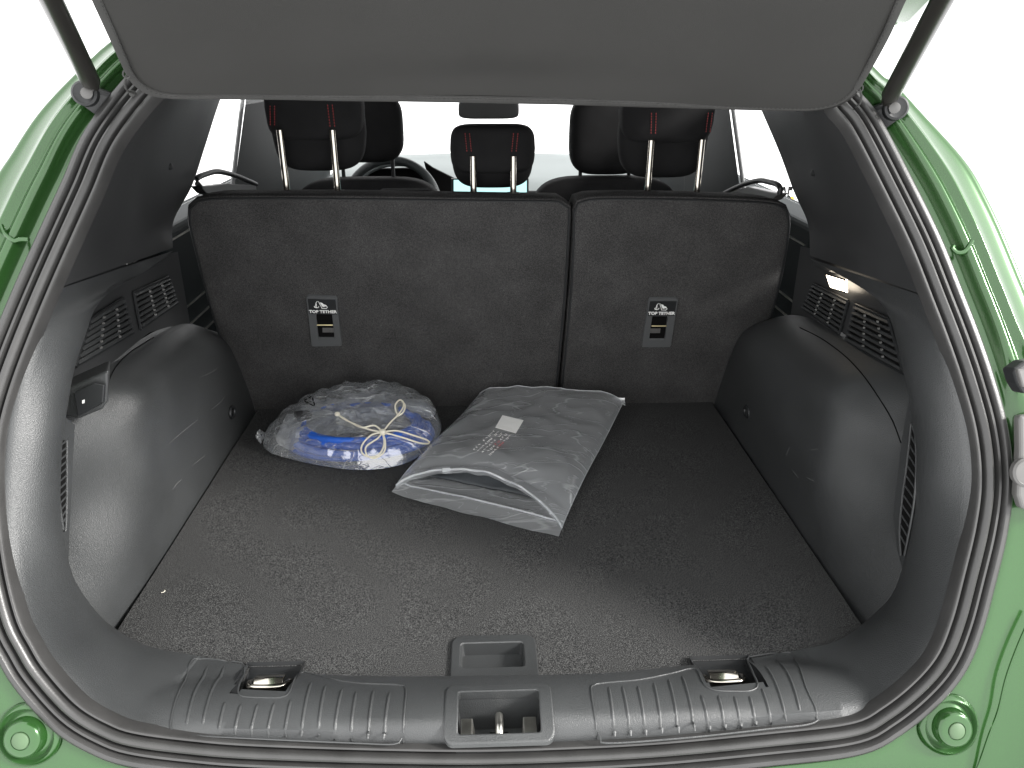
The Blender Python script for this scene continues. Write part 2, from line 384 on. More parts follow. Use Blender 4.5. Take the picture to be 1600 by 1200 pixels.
pair(ring_part((1325, 1126), (1500, 900)), cut(ERd, ER[0], eR1), 40); pair(ring_part((1500, 900), (1478, 535)), cut(ERd, eR1, eR2), 40); pair(ring_part((1478, 535), (1453, 470)), cut(ERd, eR2, ER[-1]), 34)
NT = len(Ri)
rows = []
NV = 14
for i in range(NT):
    a, b = Ri[i], Ei[i]; row = []
    inw = (Vector((0, .2, .3))-a); sill = 1-smooth(.02, .10, a.z)
    # outboard/backward of a-b chord: shallow convex section
    ch = b-a; nrm = Vector((0, 0, 1)) if sill > .99 else None
    t = (Ri[min(i+1, NT-1)]-Ri[max(i-1, 0)]).normalized(); nn = t.cross(ch).normalized()
    if nn.dot(CAM-a) < 0: nn = -nn
    for k in range(NV):
        u = k/(NV-1); h = 4*u*(1-u)
        q = a.lerp(b, u)+nn*(h*(.015*(1-sill))*smooth(0, 50, min(i, NT-1-i)))
        if sill > 0:
            zt = zs(q.y); q.z = q.z*(1-sill)+sill*max(q.z, min(zt, a.z+.004+(zt)*min(1, u*5)))
        row.append(q)
    # return lip turning into the boot
    out = Vector((math.copysign(1, b.x)*(1-sill), 0, -sill)); fw = Vector((0, 1, 0))*(1-sill)
    aw = Vector((0, b.y-.36, b.z-.22)).normalized()*(1-sill)
    lk = smooth(0, 30, min(i, NT-1-i))
    row.append(b+out*.004+aw*.002*lk+Vector((0, .0015*sill, -.003*(1-lk)))); row.append(b+out*(.008+.022*lk)+aw*.014*lk+Vector((0, 0, -.012*(1-lk))))
    row[0] = a-RF[0][1]*0 - Vector((0, -1, .45)).normalized()*.004
    rows.append(row)
NC = len(rows[0])
V = [p for r in rows for p in r]; Fc = []
LATCH = (onS((716, 1084)).x, onS((842, 1084)).x, onS((780, 1148)).y, onS((780, 1081)).y)
HOOK = []
for pl in ([(388, 1040), (450, 1046), (450, 1078), (384, 1076)], [(1100, 1050), (1168, 1028), (1180, 1070), (1108, 1072)]):
    q = [onS(p) for p in pl]; HOOK.append((min(v.x for v in q), max(v.x for v in q), min(v.y for v in q), max(v.y for v in q)+.006))
for i in range(NT-1):
    for k in range(NC-1):
        a = i*NC+k; f = (a, a+1, a+NC+1, a+NC)
        c = (V[f[0]]+V[f[2]])/2
        if abs(c.x) < .45 and c.z < .06 and any(x0 < c.x < x1 and y0 < c.y < y1 for x0, x1, y0, y1 in [LATCH]+HOOK): continue
        Fc.append(f)
fp = obj('inner_frame_panel', (V, Fc), 'trim', car, label='grey grained plastic frame panel with sill round the boot opening')

FT = BVHTree.FromPolygons([tuple(v) for v in V], Fc)
def P3f(x, y, dz=0):                         # height of the moulded frame itself
    h = FT.ray_cast(Vector((x, y, .12)), Vector((0, 0, -1)), .2)[0]
    return Vector((x, y, (h.z if h is not None else zs(y))+dz))
# ---- sill: latch pocket
def P3(x, y, dz=0): return Vector((x, y, zs(y)+dz))
x0, x1, y0, y1 = LATCH
lt = thing('boot_latch', 'steel latch loop in a black pocket in the middle of the sill', 'latch', (0, (y0+y1)/2, .01))
def pocket(x0, x1, y0, y1, depth, draft=.006):
    t = [P3(x0, y0), P3(x1, y0), P3(x1, y1), P3(x0, y1)]; b = [Vector((x0+draft, y0+.004, -depth)), Vector((x1-draft, y0+.004, -depth)), Vector((x1-draft, y1-.006, -depth+.006)), Vector((x0+draft, y1-.006, -depth+.006))]
    return t+b, [(4, 5, 6, 7), (0, 1, 5, 4), (1, 2, 6, 5), (2, 3, 7, 6), (3, 0, 4, 7)]
solid(obj('pocket', pocket(x0-.003, x1+.003, y0-.003, y1+.003, .034), 'trim', lt, False), .002, 1)
def rim(x0, x1, y0, y1, wd, h, r=.01):      # rounded plate with a rectangular hole, following the sill crown
    def rr(x0, x1, y0, y1, r, n=6):
        o = []
        for cx, cy, a0 in ((x1-r, y1-r, 0), (x0+r, y1-r, 90), (x0+r, y0+r, 180), (x1-r, y0+r, 270)):
            for k in range(n+1):
                a = R_(a0+90*k/n); o.append(Vector((cx+r*math.cos(a), cy+r*math.sin(a), 0)))
        return [(v.x, v.y) for v in resamp(o+[o[0]], 120, True)]
    A = [P3(x, y, -.004) for x, y in rr(x0-wd, x1+wd, y0-wd*.6, y1+wd*.8, r)]; A2 = [P3(x, y, h) for x, y in rr(x0-wd, x1+wd, y0-wd*.6, y1+wd*.8, r)]
    A3 = [P3(x, y, h+.0008) for x, y in rr(x0-wd+.0015, x1+wd-.0015, y0-wd*.6+.0015, y1+wd*.8-.0015, r)]
    B = [P3(x, y, h+.0008) for x, y in rr(x0-.001, x1+.001, y0-.001, y1+.001, .003)]; B1 = [P3(x, y, h) for x, y in rr(x0+.0005, x1-.0005, y0+.0005, y1-.0005, .003)]; B2 = [P3(x, y, -.01) for x, y in rr(x0, x1, y0, y1, .003)]
    return loft([A, A2, A3, B, B1, B2], close_u=True)
obj('pocket_frame', rim(x0, x1, y0, y1, .015, .0012), 'trim', lt, False)
xc = onS((780, 1110)).x; ym = (y0+y1)/2
obj('striker_loop', tube(cat([(xc, y0+.012, -.034), (xc, y0+.012, -.004), (xc, y0+.018, .004), (xc, ym, .006), (xc, y1-.012, .002), (xc, y1-.01, -.03)], 28), .0048, 12), 'steel', lt)
obj('striker_slot', prism([Vector((xc-.011, y0+.004, -.0325)), Vector((xc+.011, y0+.004, -.0325)), Vector((xc+.011, y1-.012, -.0265)), Vector((xc-.011, y1-.012, -.0265))], (0, 0, .003)), 'hole', lt, False)
for s in (-1, 1):
    xx = (x0+.013) if s < 0 else (x1-.013)
    bev(obj('guide_block', hexa([(xx-.008, y0+.004, -.03), (xx+.008, y0+.004, -.03), (xx+.008, y0+.034, -.03), (xx-.008, y0+.034, -.03)], [(xx-.007-(s < 0)*.003, y0+.008, .004), (xx+.004+(s > 0)*.005, y0+.008, .004), (xx+.004+(s > 0)*.005, y0+.034, .008), (xx-.007-(s < 0)*.003, y0+.034, .008)]), 'steel', lt, False), .0012, 2)
# ---- tie-down eyes in the sill
for (hx0, hx1, hy0, hy1), c, wd in ((HOOK[0], (418, 1062), 1), (HOOK[1], (1133, 1054), 1)):
    e = thing('lashing_eye', 'chromed tie-down eye in the sill, ' + ('left of the latch' if hx0 < 0 else 'right of the latch'), 'tie-down', ((hx0+hx1)/2, (hy0+hy1)/2, 0), 'tie-down eyes in the sill')
    obj('recess', pocket(hx0-.003, hx1+.003, hy0-.003, hy1, .016, .003), 'black', e, False)
    q = onZ(c, .012); yy = q.y; a = .024
    lp = [(q.x-a, yy+.016, -.006), (q.x-a*1.02, yy+.004, .004), (q.x-a*.8, yy-.008, .009), (q.x, yy-.011, .010), (q.x+a*.8, yy-.008, .009), (q.x+a*1.02, yy+.004, .004), (q.x+a, yy+.016, -.006)]
    obj('ring', tube(cat(lp, 36), .0038, 10), 'chrome', e)
    pl = [[(q.x-a*.75, yy-.006, .006), (q.x+a*.75, yy-.006, .006)], [(q.x-a*.78, yy+.006, .010), (q.x+a*.78, yy+.006, .010)], [(q.x-a*.74, yy+.018, .004), (q.x+a*.74, yy+.018, .004)]]
    bev(solid(obj('cover_plate', loft([[Vector(v) for v in r] for r in pl]), 'chrome', e), .003), .001, 2)

# ---- ridges and ribs moulded on the sill
def drape(P, n, off=.0004, closed=False): return [P3f(q.x, q.y, off) for q in cat([onS(p, off) for p in P], n, closed)]
for name, P in (('a', [(318, 1031), (350, 1033), (380, 1038), (378, 1060), (372, 1078), (378, 1088), (405, 1090), (438, 1090), (452, 1082), (460, 1062), (468, 1052), (480, 1051), (520, 1061), (560, 1067), (622, 1070), (634, 1076), (632, 1110), (628, 1148), (618, 1162), (560, 1161), (420, 1155), (290, 1148), (268, 1140), (268, 1120), (285, 1070), (300, 1040)]),
                ('b', [(932, 1069), (1000, 1062), (1050, 1052), (1078, 1045), (1090, 1048), (1096, 1062), (1104, 1073), (1120, 1079), (1150, 1080), (1174, 1079), (1184, 1070), (1176, 1050), (1168, 1031), (1180, 1025), (1225, 1020), (1240, 1028), (1258, 1070), (1276, 1112), (1270, 1130), (1200, 1139), (1080, 1152), (955, 1161), (938, 1153), (930, 1120), (924, 1080)])):
    obj('moulded_outline', tube(drape(P, 160, closed=True), .0011, 6, True), 'trim', fp)
RIBS = [((325, 1042), (290, 1140)), ((351, 1041), (315, 1141)), ((352, 1096), (341, 1142)), ((377, 1099), (366, 1145)), ((403, 1099), (391, 1146)), ((429, 1097), (417, 1147)), ((455, 1092), (444, 1150)), ((487, 1065), (470, 1151)), ((509, 1070), (496, 1152)), ((535, 1075), (521, 1154)),
        ((557, 1079), (547, 1154)), ((584, 1077), (574, 1155)), ((609, 1080), (599, 1155)), ((951, 1072), (961, 1151)), ((972, 1071), (986, 1150)), ((996, 1070), (1010, 1149)), ((1021, 1066), (1035, 1146)), ((1044, 1060), (1061, 1145)), ((1065, 1055), (1086, 1142)), ((1095, 1085), (1110, 1140)),
        ((1122, 1086), (1134, 1137)), ((1147, 1087), (1159, 1135)), ((1171, 1087), (1182, 1132)), ((1190, 1075), (1206, 1128)), ((1195, 1040), (1229, 1127)), ((1213, 1030), (1252, 1122))]
for a, b in RIBS:
    n = 14; L = []
    qa, qb = onS(a), onS(b); sx = .0024; sec = [(-1, -.0005), (-.6, .0012), (0, .0019), (.6, .0012), (1, -.0005)]
    R0 = []
    for k in range(n):
        u = k/(n-1); q = qa.lerp(qb, u); e = min(1, min(u, 1-u)*9)**.5
        R0.append([P3f(q.x+sx*s*(.3+.7*e), q.y, h*e-.0002) for s, h in sec])
    obj('rib', loft(R0), 'trim', fp)

# ---- side linings (wheel arch, recess wall, pillar)
ARCH = {  # y: profile (outboard distance, height) from foot to wall
    .07: [(.545, -.03), (.575, .05), (.612, .14), (.622, .22), (.624, .27), (.626, .29), (.628, .31), (.63, .325)],
    .12: [(.540, -.03), (.562, .05), (.600, .14), (.610, .22), (.613, .27), (.616, .29), (.62, .31), (.625, .325)],
    .17: [(.538, -.03), (.550, .05), (.590, .14), (.597, .22), (.602, .262), (.607, .285), (.612, .305), (.62, .32)],
    .215: [(.537, -.03), (.541, .05), (.573, .14), (.580, .22), (.588, .262), (.596, .286), (.605, .303), (.615, .318)],
    .255: [(.537, -.03), (.537, .05), (.551, .14), (.560, .22), (.570, .260), (.581, .284), (.594, .300), (.605, .312)],
    .29: [(.537, -.03), (.535, .05), (.534, .14), (.541, .22), (.553, .256), (.568, .280), (.584, .296), (.60, .308)],
    .33: [(.537, -.03), (.534, .05), (.531, .14), (.531, .232), (.537, .258), (.552, .275), (.575, .288), (.598, .302)],
    .40: [(.537, -.03), (.534, .05), (.531, .14), (.531, .226), (.537, .252), (.551, .269), (.574, .282), (.598, .296)],
    .55: [(.537, -.03), (.534, .05), (.532, .14), (.533, .216), (.538, .242), (.552, .259), (.574, .272), (.598, .285)],
    .68: [(.537, -.03), (.536, .05), (.536, .13), (.537, .196), (.542, .222), (.556, .239), (.576, .250), (.598, .260)],
    .80: [(.537, -.03), (.540, .05), (.545, .11), (.552, .15), (.560, .175), (.572, .19), (.585, .2), (.598, .205)],
    .92: [(.537, -.03), (.545, .04), (.555, .08), (.562, .11), (.57, .13), (.58, .14), (.59, .145), (.6, .15)]}
VENT = {-1: [[(141, 499), (192, 466), (208, 521), (118, 573)], [(209, 457), (263, 433), (277, 474), (220, 514)]],
        1: [[(1271, 444), (1325, 470), (1311, 522), (1254, 482)], [(1337, 476), (1388, 498), (1412, 584), (1321, 533)]]}
for s in (-1, 1):
    dx = 0 if s < 0 else -.032              # the right floor edge stands a little further in
    ys = sorted(ARCH); secs = []
    for y in ys: secs.append([Vector((s*(x+dx*(1 if z < .2 else max(0, 1-(z-.2)/.1))), y, z)) for x, z in ARCH[y]])
    cols = [cat([secs[i][k] for i in range(len(ys))], 60) for k in range(8)]
    rws = [cat([cols[k][i] for k in range(8)], 40) for i in range(60)]
    avf = loft(rws); ao = obj('wheel_arch_lining', avf, 'trim', car)
    bv = BVHTree.FromPolygons([tuple(v) for v in avf[0]], avf[1])
    def onArch(p, off=.0006):
        h, n, i_, d_ = bv.ray_cast(CAM, ray(*p).normalized())
        if h is None: return None
        if n.dot(CAM-h) < 0: n = -n
        return h+n*off
    def arch_line(P, n=24, off=.0004):
        Q = [onArch(p, off) for p in P]; return cat([q for q in Q if q is not None], n)
    if s < 0:
        obj('panel_joint_line', tube(arch_line([(170, 600), (172, 590), (182, 572), (200, 553), (222, 538), (240, 527)]), .0009, 6), 'hole', ao)
        SCR = [[(262, 695), (285, 675), (310, 655)], [(300, 728), (312, 718), (321, 711)], [(270, 765), (276, 756), (284, 749)], [(310, 590), (330, 582), (342, 573)], [(330, 640), (345, 628), (352, 618)]]
    else:
        obj('panel_joint_line', tube(arch_line([(1250, 512), (1285, 530), (1320, 556), (1345, 582), (1360, 602), (1380, 632), (1396, 660), (1408, 692)]), .0009, 6), 'hole', ao)
        SCR = [[(1266, 703), (1273, 702), (1280, 701)], [(1260, 746), (1270, 751), (1282, 757)], [(1228, 712), (1231, 705), (1234, 698)], [(1238, 735), (1243, 741), (1248, 747)]]
    for P in SCR:
        L_ = arch_line(P, 8, .0001)
        obj('scratch', tube(L_, lambda u: .00008+.00022*math.sin(math.pi*u), 4), MT['scuff_glint'], ao)
    # upright strip between the frame edge and the arch, carrying the grille
    if s < 0: gl_, gr_ = [(88, 640), (84, 700), (84, 780), (92, 840), (104, 885)], [(117, 664), (114, 720), (111, 790), (108, 840), (108, 866)]
    else: gl_, gr_ = [(1440, 620), (1440, 700), (1440, 780), (1430, 850), (1412, 900)], [(1420, 624), (1409, 690), (1402, 750), (1396, 805), (1402, 858)]
    gpx = .572 if s < 0 else .545
    ga_, gb2 = cat([onX(p, s*gpx) for p in gl_], 20), cat([onX(p, s*(gpx-.001)) for p in gr_], 20)
    obj('grille_panel', loft([ga_, gb2, [v+Vector((s*.02, .004, 0)) for v in gb2]]), 'trim', car)
    WX = s*.592
    # wall with the air vents above the arch
    wall = [[Vector((s*(.606-.014*smooth(.2, .36, y)), y, .295-.05*smooth(.5, .75, y)+u*(.475-.136*(y-.15)-.008-.295+.05*smooth(.5, .75, y)))) for y in [.205, .23, .26, .29, .34, .40, .46, .52, .6, .7]] for u in (0, .25, .5, .75, 1)]
    obj('vent_wall', loft(wall), 'vent', car)
    for k, Q in enumerate(VENT[s]):
        pl = WX-s*.004; q = [onX(p, pl) for p in Q]
        vt = obj('air_vent', join(*[tube([q[i], q[(i+1) % 4]], .0024, 6) for i in range(4)]), 'black', car)
        inn = Vector((-s, 0, 0))
        ns = 7; A, B = (q[0], q[3]), (q[1], q[2])
        for j in range(ns):
            u = (j+.5)/ns; a = A[0].lerp(A[1], u); b = B[0].lerp(B[1], u); d = (b-a).normalized(); nrm = d.cross(inn).normalized()
            if nrm.z < 0: nrm = -nrm
            hw = (A[1]-A[0]).length/ns*.26
            f = [a-nrm*hw*.4+inn*.001, b-nrm*hw*.4+inn*.001, b+nrm*hw+inn*-.0015, a+nrm*hw+inn*-.0015]
            obj('slat', hexa([v+inn*.003 for v in f], [v-inn*.0005 for v in f]), 'trim', vt, False)
        solid(obj('vent_back', loft([[v-inn*.002 for v in (q[0], q[1])], [v-inn*.002 for v in (q[3], q[2])]]), 'hole', vt, False), .0005)
        for u in (.36, .72):
            for j in range(ns-1):
                a = A[0].lerp(A[1], (j+1)/ns); b = B[0].lerp(B[1], (j+1)/ns); c = a.lerp(b, u)
                obj('vane_tip', box(c+inn*.003, (.003, .0026, .0030)), 'scuff_glint', vt, False)  # pale tips: their highlights are put into the colour
    # side grille strip at the back of the recess
    GP = [[(92, 688), (104, 688)], [(91, 730), (104, 732)], [(92, 775), (104, 778)], [(97, 812), (103, 815)], [(99, 828), (102, 830)]] if s < 0 else [[(1424, 662), (1429, 664)], [(1418, 720), (1432, 718)], [(1410, 780), (1429, 778)], [(1406, 830), (1421, 828)], [(1408, 868), (1413, 868)]]
    gx = s*(gpx-.003)
    ga = cat([onX(r[0], gx) for r in GP], 14); gb = cat([onX(r[1], gx) for r in GP], 14)
    gr = obj('side_grille', join(tube(ga, .0016, 6), tube(gb, .0016, 6)), 'trim', car)
    solid(obj('grille_back', loft([[v+Vector((s*.0012, 0, 0)) for v in ga], [v+Vector((s*.0012, 0, 0)) for v in gb]]), 'hole', gr, False), .001)
    for k in range(12):
        a, b = ga[k], gb[k]
        a, b = (ga[k+1], gb[k]) if s < 0 else (ga[k], gb[k+1])
        obj('slat', tube([a, b], .0012, 6), 'trim', gr, True)
    # strip that carries the grille: flat moulding behind the frame edge
    # pillar lining from the seal to the window
    if s < 0:
        rp = ring_part((262, 132), (81, 455)); fr = [onX((372, 95), -.55), onX((345, 155), -.56), onX((320, 232), -.585), onX((300, 292), -.60), onX((272, 345), -.602), onX((270, 385), -.60)]
    else:
        rp = ring_part((1453, 466), (1275, 142))[::-1]; fr = [onX((1160, 105), .55), onX((1188, 170), .56), onX((1218, 240), .585), onX((1240, 300), .60), onX((1262, 350), .602), onX((1264, 397), .60)]
    fr[-1] = Ei[0 if s < 0 else -1]+Vector((s*.004, .012, .001))
    rp = resamp(rp, 40); fr = cat(fr, 40); pr = []
    for i in range(40):
        a, b = rp[i], fr[i]; row = []
        n = Vector((-s, -.45, 0)).normalized()
        row.append(a+Vector((0, .01, -.0)) + Vector((s*.004, 0, 0)))
        for k in range(11):
            u = k/10; row.append(a.lerp(b, u)+n*(-.022*math.sin(math.pi*u)*(1-(i/39)**2))+Vector((0, 0, .0015)))
        row.append(b+Vector((s*.006, .008, 0))); row.append(b+Vector((s*.05, .02, 0)))
        pr.append(row)
    obj('pillar_lining', loft(pr), 'pillar', car)
    obj('added_quarter_panel', loft([[p+Vector((s*.07, 0, 0)) for p in r[3:]] for r in pr]+[[p+Vector((s*.10, 0, -.12)) for p in pr[-1][3:]]]), 'green', car)  # unseen outer skin of the pillar, added to keep sun off the seat
    # hook for the cover cord
    h = onX((255, 262), -.577) if s < 0 else onX((1281, 272), .577)
    obj('cord_hook', join(lathe([(.007, -.004), (.007, .002), (.0035, .004), (.0035, .011), (.006, .012), (.006, .016), (.003, .018)], h, (-s, -.3, .2), 14)), 'black', car)
    # black panel added behind the linings to stop light leaks, and the rear door
    obj('light_leak_shell', box((s*.69, .66, .09), (.02, .76, .56)), 'hole', car, False)
    dr = obj('rear_door_panel', box((s*.715, 1.75, .095), (.10, 1.85, .615)), 'door', car, False); bev(dr, .012, 3)
    for zz in ((.15, .19, .23, .38) if s < 0 else (.15, .19, .23, .36)):
        obj('door_accent', box((s*.6635, 1.2, zz), (.004, .7, .0028)), 'steel', dr, False)
    # B pillar and window frame
    q = [(386, 140), (455, 140), (462, 312), (364, 306)] if s < 0 else [(1078, 140), (1136, 140), (1158, 306), (1068, 312)]
    pb = [onX(p, s*.66) for p in q]
    bev(obj('door_pillar', prism(pb, (s*.035, .16, 0)), 'door', car, False), .008, 3)
    a, b = ((381, 140), (362, 300)) if s < 0 else ((1141, 140), (1163, 300))
    obj('window_channel', tube([onX(a, s*.665), onX(b, s*.665)], .006, 8), 'trim', car)
    obj('side_window', hexa([(s*.70, .62, .42), (s*.70, 2.7, .42), (s*.62, 2.2, .80), (s*.62, .62, .80)], [(s*.704, .62, .42), (s*.704, 2.7, .42), (s*.624, 2.2, .80), (s*.624, .62, .80)]), 'glass', car, False)
    # seat belt guide
    gp = [(313, 292), (306, 283), (310, 277), (322, 272), (337, 268), (352, 270), (372, 276), (400, 288)] if s < 0 else [(1218, 303), (1220, 296), (1214, 288), (1200, 284), (1188, 282), (1172, 285), (1155, 291), (1132, 302)]
    gb_ = obj('seat_belt_guide', tube(cat([onX(p, s*.555) for p in gp], 30), .0055, 10), 'black', car)
    lo = [(312, 291), (330, 290), (353, 287), (400, 289), (403, 308), (340, 308), (322, 302)] if s < 0 else [(1218, 302), (1200, 299), (1168, 292), (1132, 303), (1126, 318), (1190, 318), (1208, 312)]
    bev(obj('guide_base', prism([onX(p, s*.553) for p in lo], (s*.02, .004, 0)), 'black' if s < 0 else 'tail', gb_, False), .002, 2)

# 12 V socket boss (left) and lit lamp (right)
bq = [(107, 606), (170, 578), (168, 628), (160, 640), (121, 656), (104, 650)]
bo = obj('socket_housing', prism([onY(p, .205) for p in bq], (-.02, .05, -.004)), 'trim', car, False); bev(bo, .004, 3)
bf = [onY(p, .203) for p in [(118, 612), (150, 597), (166, 600), (164, 628), (124, 650)]]
bev(obj('socket_flap', prism(bf, (0, -.005, .001)), 'black', bo, False), .0015, 2)
obj('flap_mark', prism([onY(p, .1975) for p in [(128.5, 625.5), (132.5, 624), (132, 629.5), (128.5, 630.5)]], (0, -.0004, 0)), 'white', bo, False)
# upper strip of the recess below the vents
lp = [onX(p, .578) for p in [(1290, 428), (1320, 437), (1321, 457), (1297, 450)]]
ll = obj('boot_lamp', prism(lp, (.004, 0, 0)), 'lamp', car, False)
obj('lamp_bezel', tube([lp[0], lp[1], lp[2], lp[3]], .0016, 6, True), 'black', ll)
# luggage net eyes at the foot of the seat
for c, x in (((363, 644), -.533), ((1167, 643), .503)):
    q = onX(c, x); obj('net_eye', tube([q+Vector((0, .014*math.cos(a), .011*math.sin(a))) for a in [k*math.pi/8 for k in range(16)]], .003, 8, True), 'black', car)
# ---- tail lamp edge beyond the right body corner
tl = thing('tail_lamp', 'grey tail lamp edge on the right rear corner of the car', 'tail lamp', (.62, .05, .2))
bev(obj('housing', prism([onG(p, -.012) for p in [(1581, 648), (1640, 640), (1660, 800), (1585, 792), (1578, 770), (1582, 700)]], (0, -.012, .004)), 'tail', tl, False), .004, 3)
q = onG((1603, 738), -.026); obj('cap', lathe([(.017, -.004), (.017, .002), (.0145, .004), (.0135, .0025), (0, .0025)], q, (0, -1, .4), 32), 'tail', tl)
lb = obj('lamp_bracket', prism([onG(p, -.065) for p in [(1564, 575), (1582, 562), (1630, 556), (1640, 612), (1580, 612), (1570, 596)]], (0, -.02, .006)), 'black', car, False); bev(lb, .003, 2)
bev(obj('bracket_rib', prism([onG(p, -.084) for p in [(1582, 576), (1620, 570), (1624, 602), (1590, 604)]], (0, -.008, .002)), 'tail', lb, False), .002, 2)

# ---- roof, windscreen, cabin floor
obj('roof', loft([[Vector((x*hw, y, z+.03-.035*x**2)) for x in (-1, -.7, -.35, 0, .35, .7, 1)] for y, z, hw in ((.30, .755, .40), (.4, .80, .46), (.8, .83, .58), (1.6, .84, .62), (2.3, .80, .6))]), 'green', car)
solid(obj('headlining', loft([[Vector((x*hw, y, z-.03*x**2)) for x in (-1, -.7, -.35, 0, .35, .7, 1)] for y, z, hw in ((.31, .735, .38), (.4, .77, .44), (.8, .80, .56), (1.6, .81, .6), (2.3, .775, .58))]), 'pillar', car), .004)
solid(obj('windscreen', loft([[Vector((x, y-.12*(x/.6)**2, z)) for x in (-.62, -.3, 0, .3, .62)] for y, z in ((2.32, .79), (2.95, .33))]), 'glass', car), .004)
obj('cabin_floor', box((0, 1.8, -.22), (1.4, 1.9, .02)), 'hole', car, False)

# ---- dashboard
da = thing('dashboard', 'pale grey dashboard with a dark trim band under the windscreen', 'dashboard', (0, 2.6, .1))
obj('dash_top', loft([[Vector((x, y, z-.02*abs(x/.6)**3)) for x in (-.66, -.4, -.2, 0, .2, .4, .66)] for y, z in ((2.36, .245), (2.40, .268), (2.48, .283), (2.65, .30), (2.95, .325))]), 'dash', da)
bev(obj('dash_band', box((0, 2.365, .232), (1.3, .02, .024)), 'dashd', da, False), .004, 2)
obj('dash_front', box((0, 2.40, .10), (1.3, .05, .225)), 'dash', da, False)
obj('instrument_hood', tube(cat([onY(p, 2.25) for p in [(556, 290), (570, 274), (588, 263), (605, 258), (630, 257), (652, 261), (664, 272), (680, 296)]], 40), .008, 10), 'dash', da)
obj('instrument_panel', prism([onY(p, 2.26) for p in [(560, 284), (574, 272), (592, 264), (640, 263), (656, 268), (676, 292), (676, 330), (560, 330)]], (0, .03, 0)), 'hole', da, False)
bev(obj('dash_slope', prism([onY(p, 2.3) for p in [(662, 252), (676, 262), (712, 280), (712, 330), (672, 330), (672, 290)]], (0, .02, 0)), 'hole', da, False), .003, 2)
scx = [onY(p, 2.12) for p in [(705, 279), (826, 279), (826, 322), (705, 322)]]
sn = obj('centre_screen', prism(scx, (0, .012, 0)), 'dashd', da, False)
obj('display', prism([onY(p, 2.118) for p in [(709, 281), (823, 281), (823, 304.5), (709, 304.5)]], (0, -.001, 0)), 'screen', sn, False)
for k, px in enumerate((714, 722, 727, 754, 758, 765, 773, 783, 787, 817)):
    obj('icon', prism([onY(p, 2.116) for p in [(px-1.6, 306.5), (px+1.6, 306.5), (px+1.6, 309.5), (px-1.6, 309.5)]], (0, -.001, 0)), 'white', sn, False)
sv = obj('passenger_vent', join(*[box((.46, 2.35, .205+.017*k), (.2, .02, .006)) for k in range(3)]), 'steel', da, False)

# ================================================================== boot floor
bf_ = thing('boot_floor', 'dark speckled carpet floor of the boot with a grey pull handle', 'floor', (0, .42, 0))
fl = [(-.545, .04), (-.545, .885), (.51, .885), (.51, .04), (.40, -.012), (.06, -.03), (-.08, -.03), (-.42, .0)]
nx, ny = 60, 50
hx0, hx1, hy1 = onZ((703, 1066), .002).x, onZ((843, 1066), .002).x, onZ((770, 993), .002).y
HB = [(hx0+.003, hx1-.003, -.1, hy1-.003)]+[(a+.001, b-.001, -.1, d-.004) for a, b, c, d in HOOK]
gxs = sorted(set([-.5315+1.030*i/nx for i in range(nx+1)]+[v for h in HB for v in h[:2]])); gys = sorted(set([-.035+.925*j/ny for j in range(ny+1)]+[h[3] for h in HB]))
V = [Vector((x, y, .0018*nz(Vector((x*6, y*6, 3)))-.0012)) for y in gys for x in gxs]; Fc = []; nxx = len(gxs)
for j in range(len(gys)-1):
    for i in range(nxx-1):
        cx_, cy_ = (gxs[i]+gxs[i+1])/2, (gys[j]+gys[j+1])/2
        if any(h[0] < cx_ < h[1] and cy_ < h[3] for h in HB): continue
        a = j*nxx+i; Fc.append((a, a+1, a+nxx+1, a+nxx))
obj('carpet', (V, Fc), 'carpet', bf_)
obj('light_leak_tray', box((0, .42, -.05), (1.42, 1.1, .006)), 'hole', bf_, False)  # unseen black sheet, added to stop light coming up through floor gaps
# handle plate with its finger recess
def rrect(x0, x1, y0, y1, r, n=6, z=0, rb=None):
    o = []; rb = r if rb is None else rb
    for cx, cy, a0, rr in ((x1-r, y1-r, 0, r), (x0+r, y1-r, 90, r), (x0+rb, y0+rb, 180, rb), (x1-rb, y0+rb, 270, rb)):
        for k in range(n+1):
            a = R_(a0+90*k/n); o.append(Vector((cx+rr*math.cos(a), cy+rr*math.sin(a), z)))
    return o
qa, qb = onZ((720, 1003), .006), onZ((820, 1038), .006)
hy0 = -.02
hp = [rrect(hx0, hx1, hy0, hy1, .016, z=-.004, rb=.002), rrect(hx0, hx1, hy0, hy1, .016, z=.0025, rb=.002), rrect(hx0+.0012, hx1-.0012, hy0, hy1-.0012, .015, z=.0034, rb=.002),
      rrect(qa.x-.0015, qb.x+.0015, qb.y-.0015, qa.y+.0015, .006, z=.0036), rrect(qa.x, qb.x, qb.y, qa.y, .005, z=.0025), rrect(qa.x+.002, qb.x-.002, qb.y+.006, qa.y-.001, .004, z=-.0165)]
vf = loft(hp, close_u=True); n0 = len(hp)-1; nn = len(hp[0]); vf[1].append(tuple(n0*nn+k for k in range(nn)))
hd = obj('pull_handle', vf, 'trim', bf_, False)
thr = tag(obj('thread', tube(cat([onZ(p, .002) for p in [(252, 926), (256, 925), (258, 923), (257, 922)]], 10), .00045, 6), MT['cord']), 'tiny pale yellow thread lying on the carpet near the left sill', 'thread')

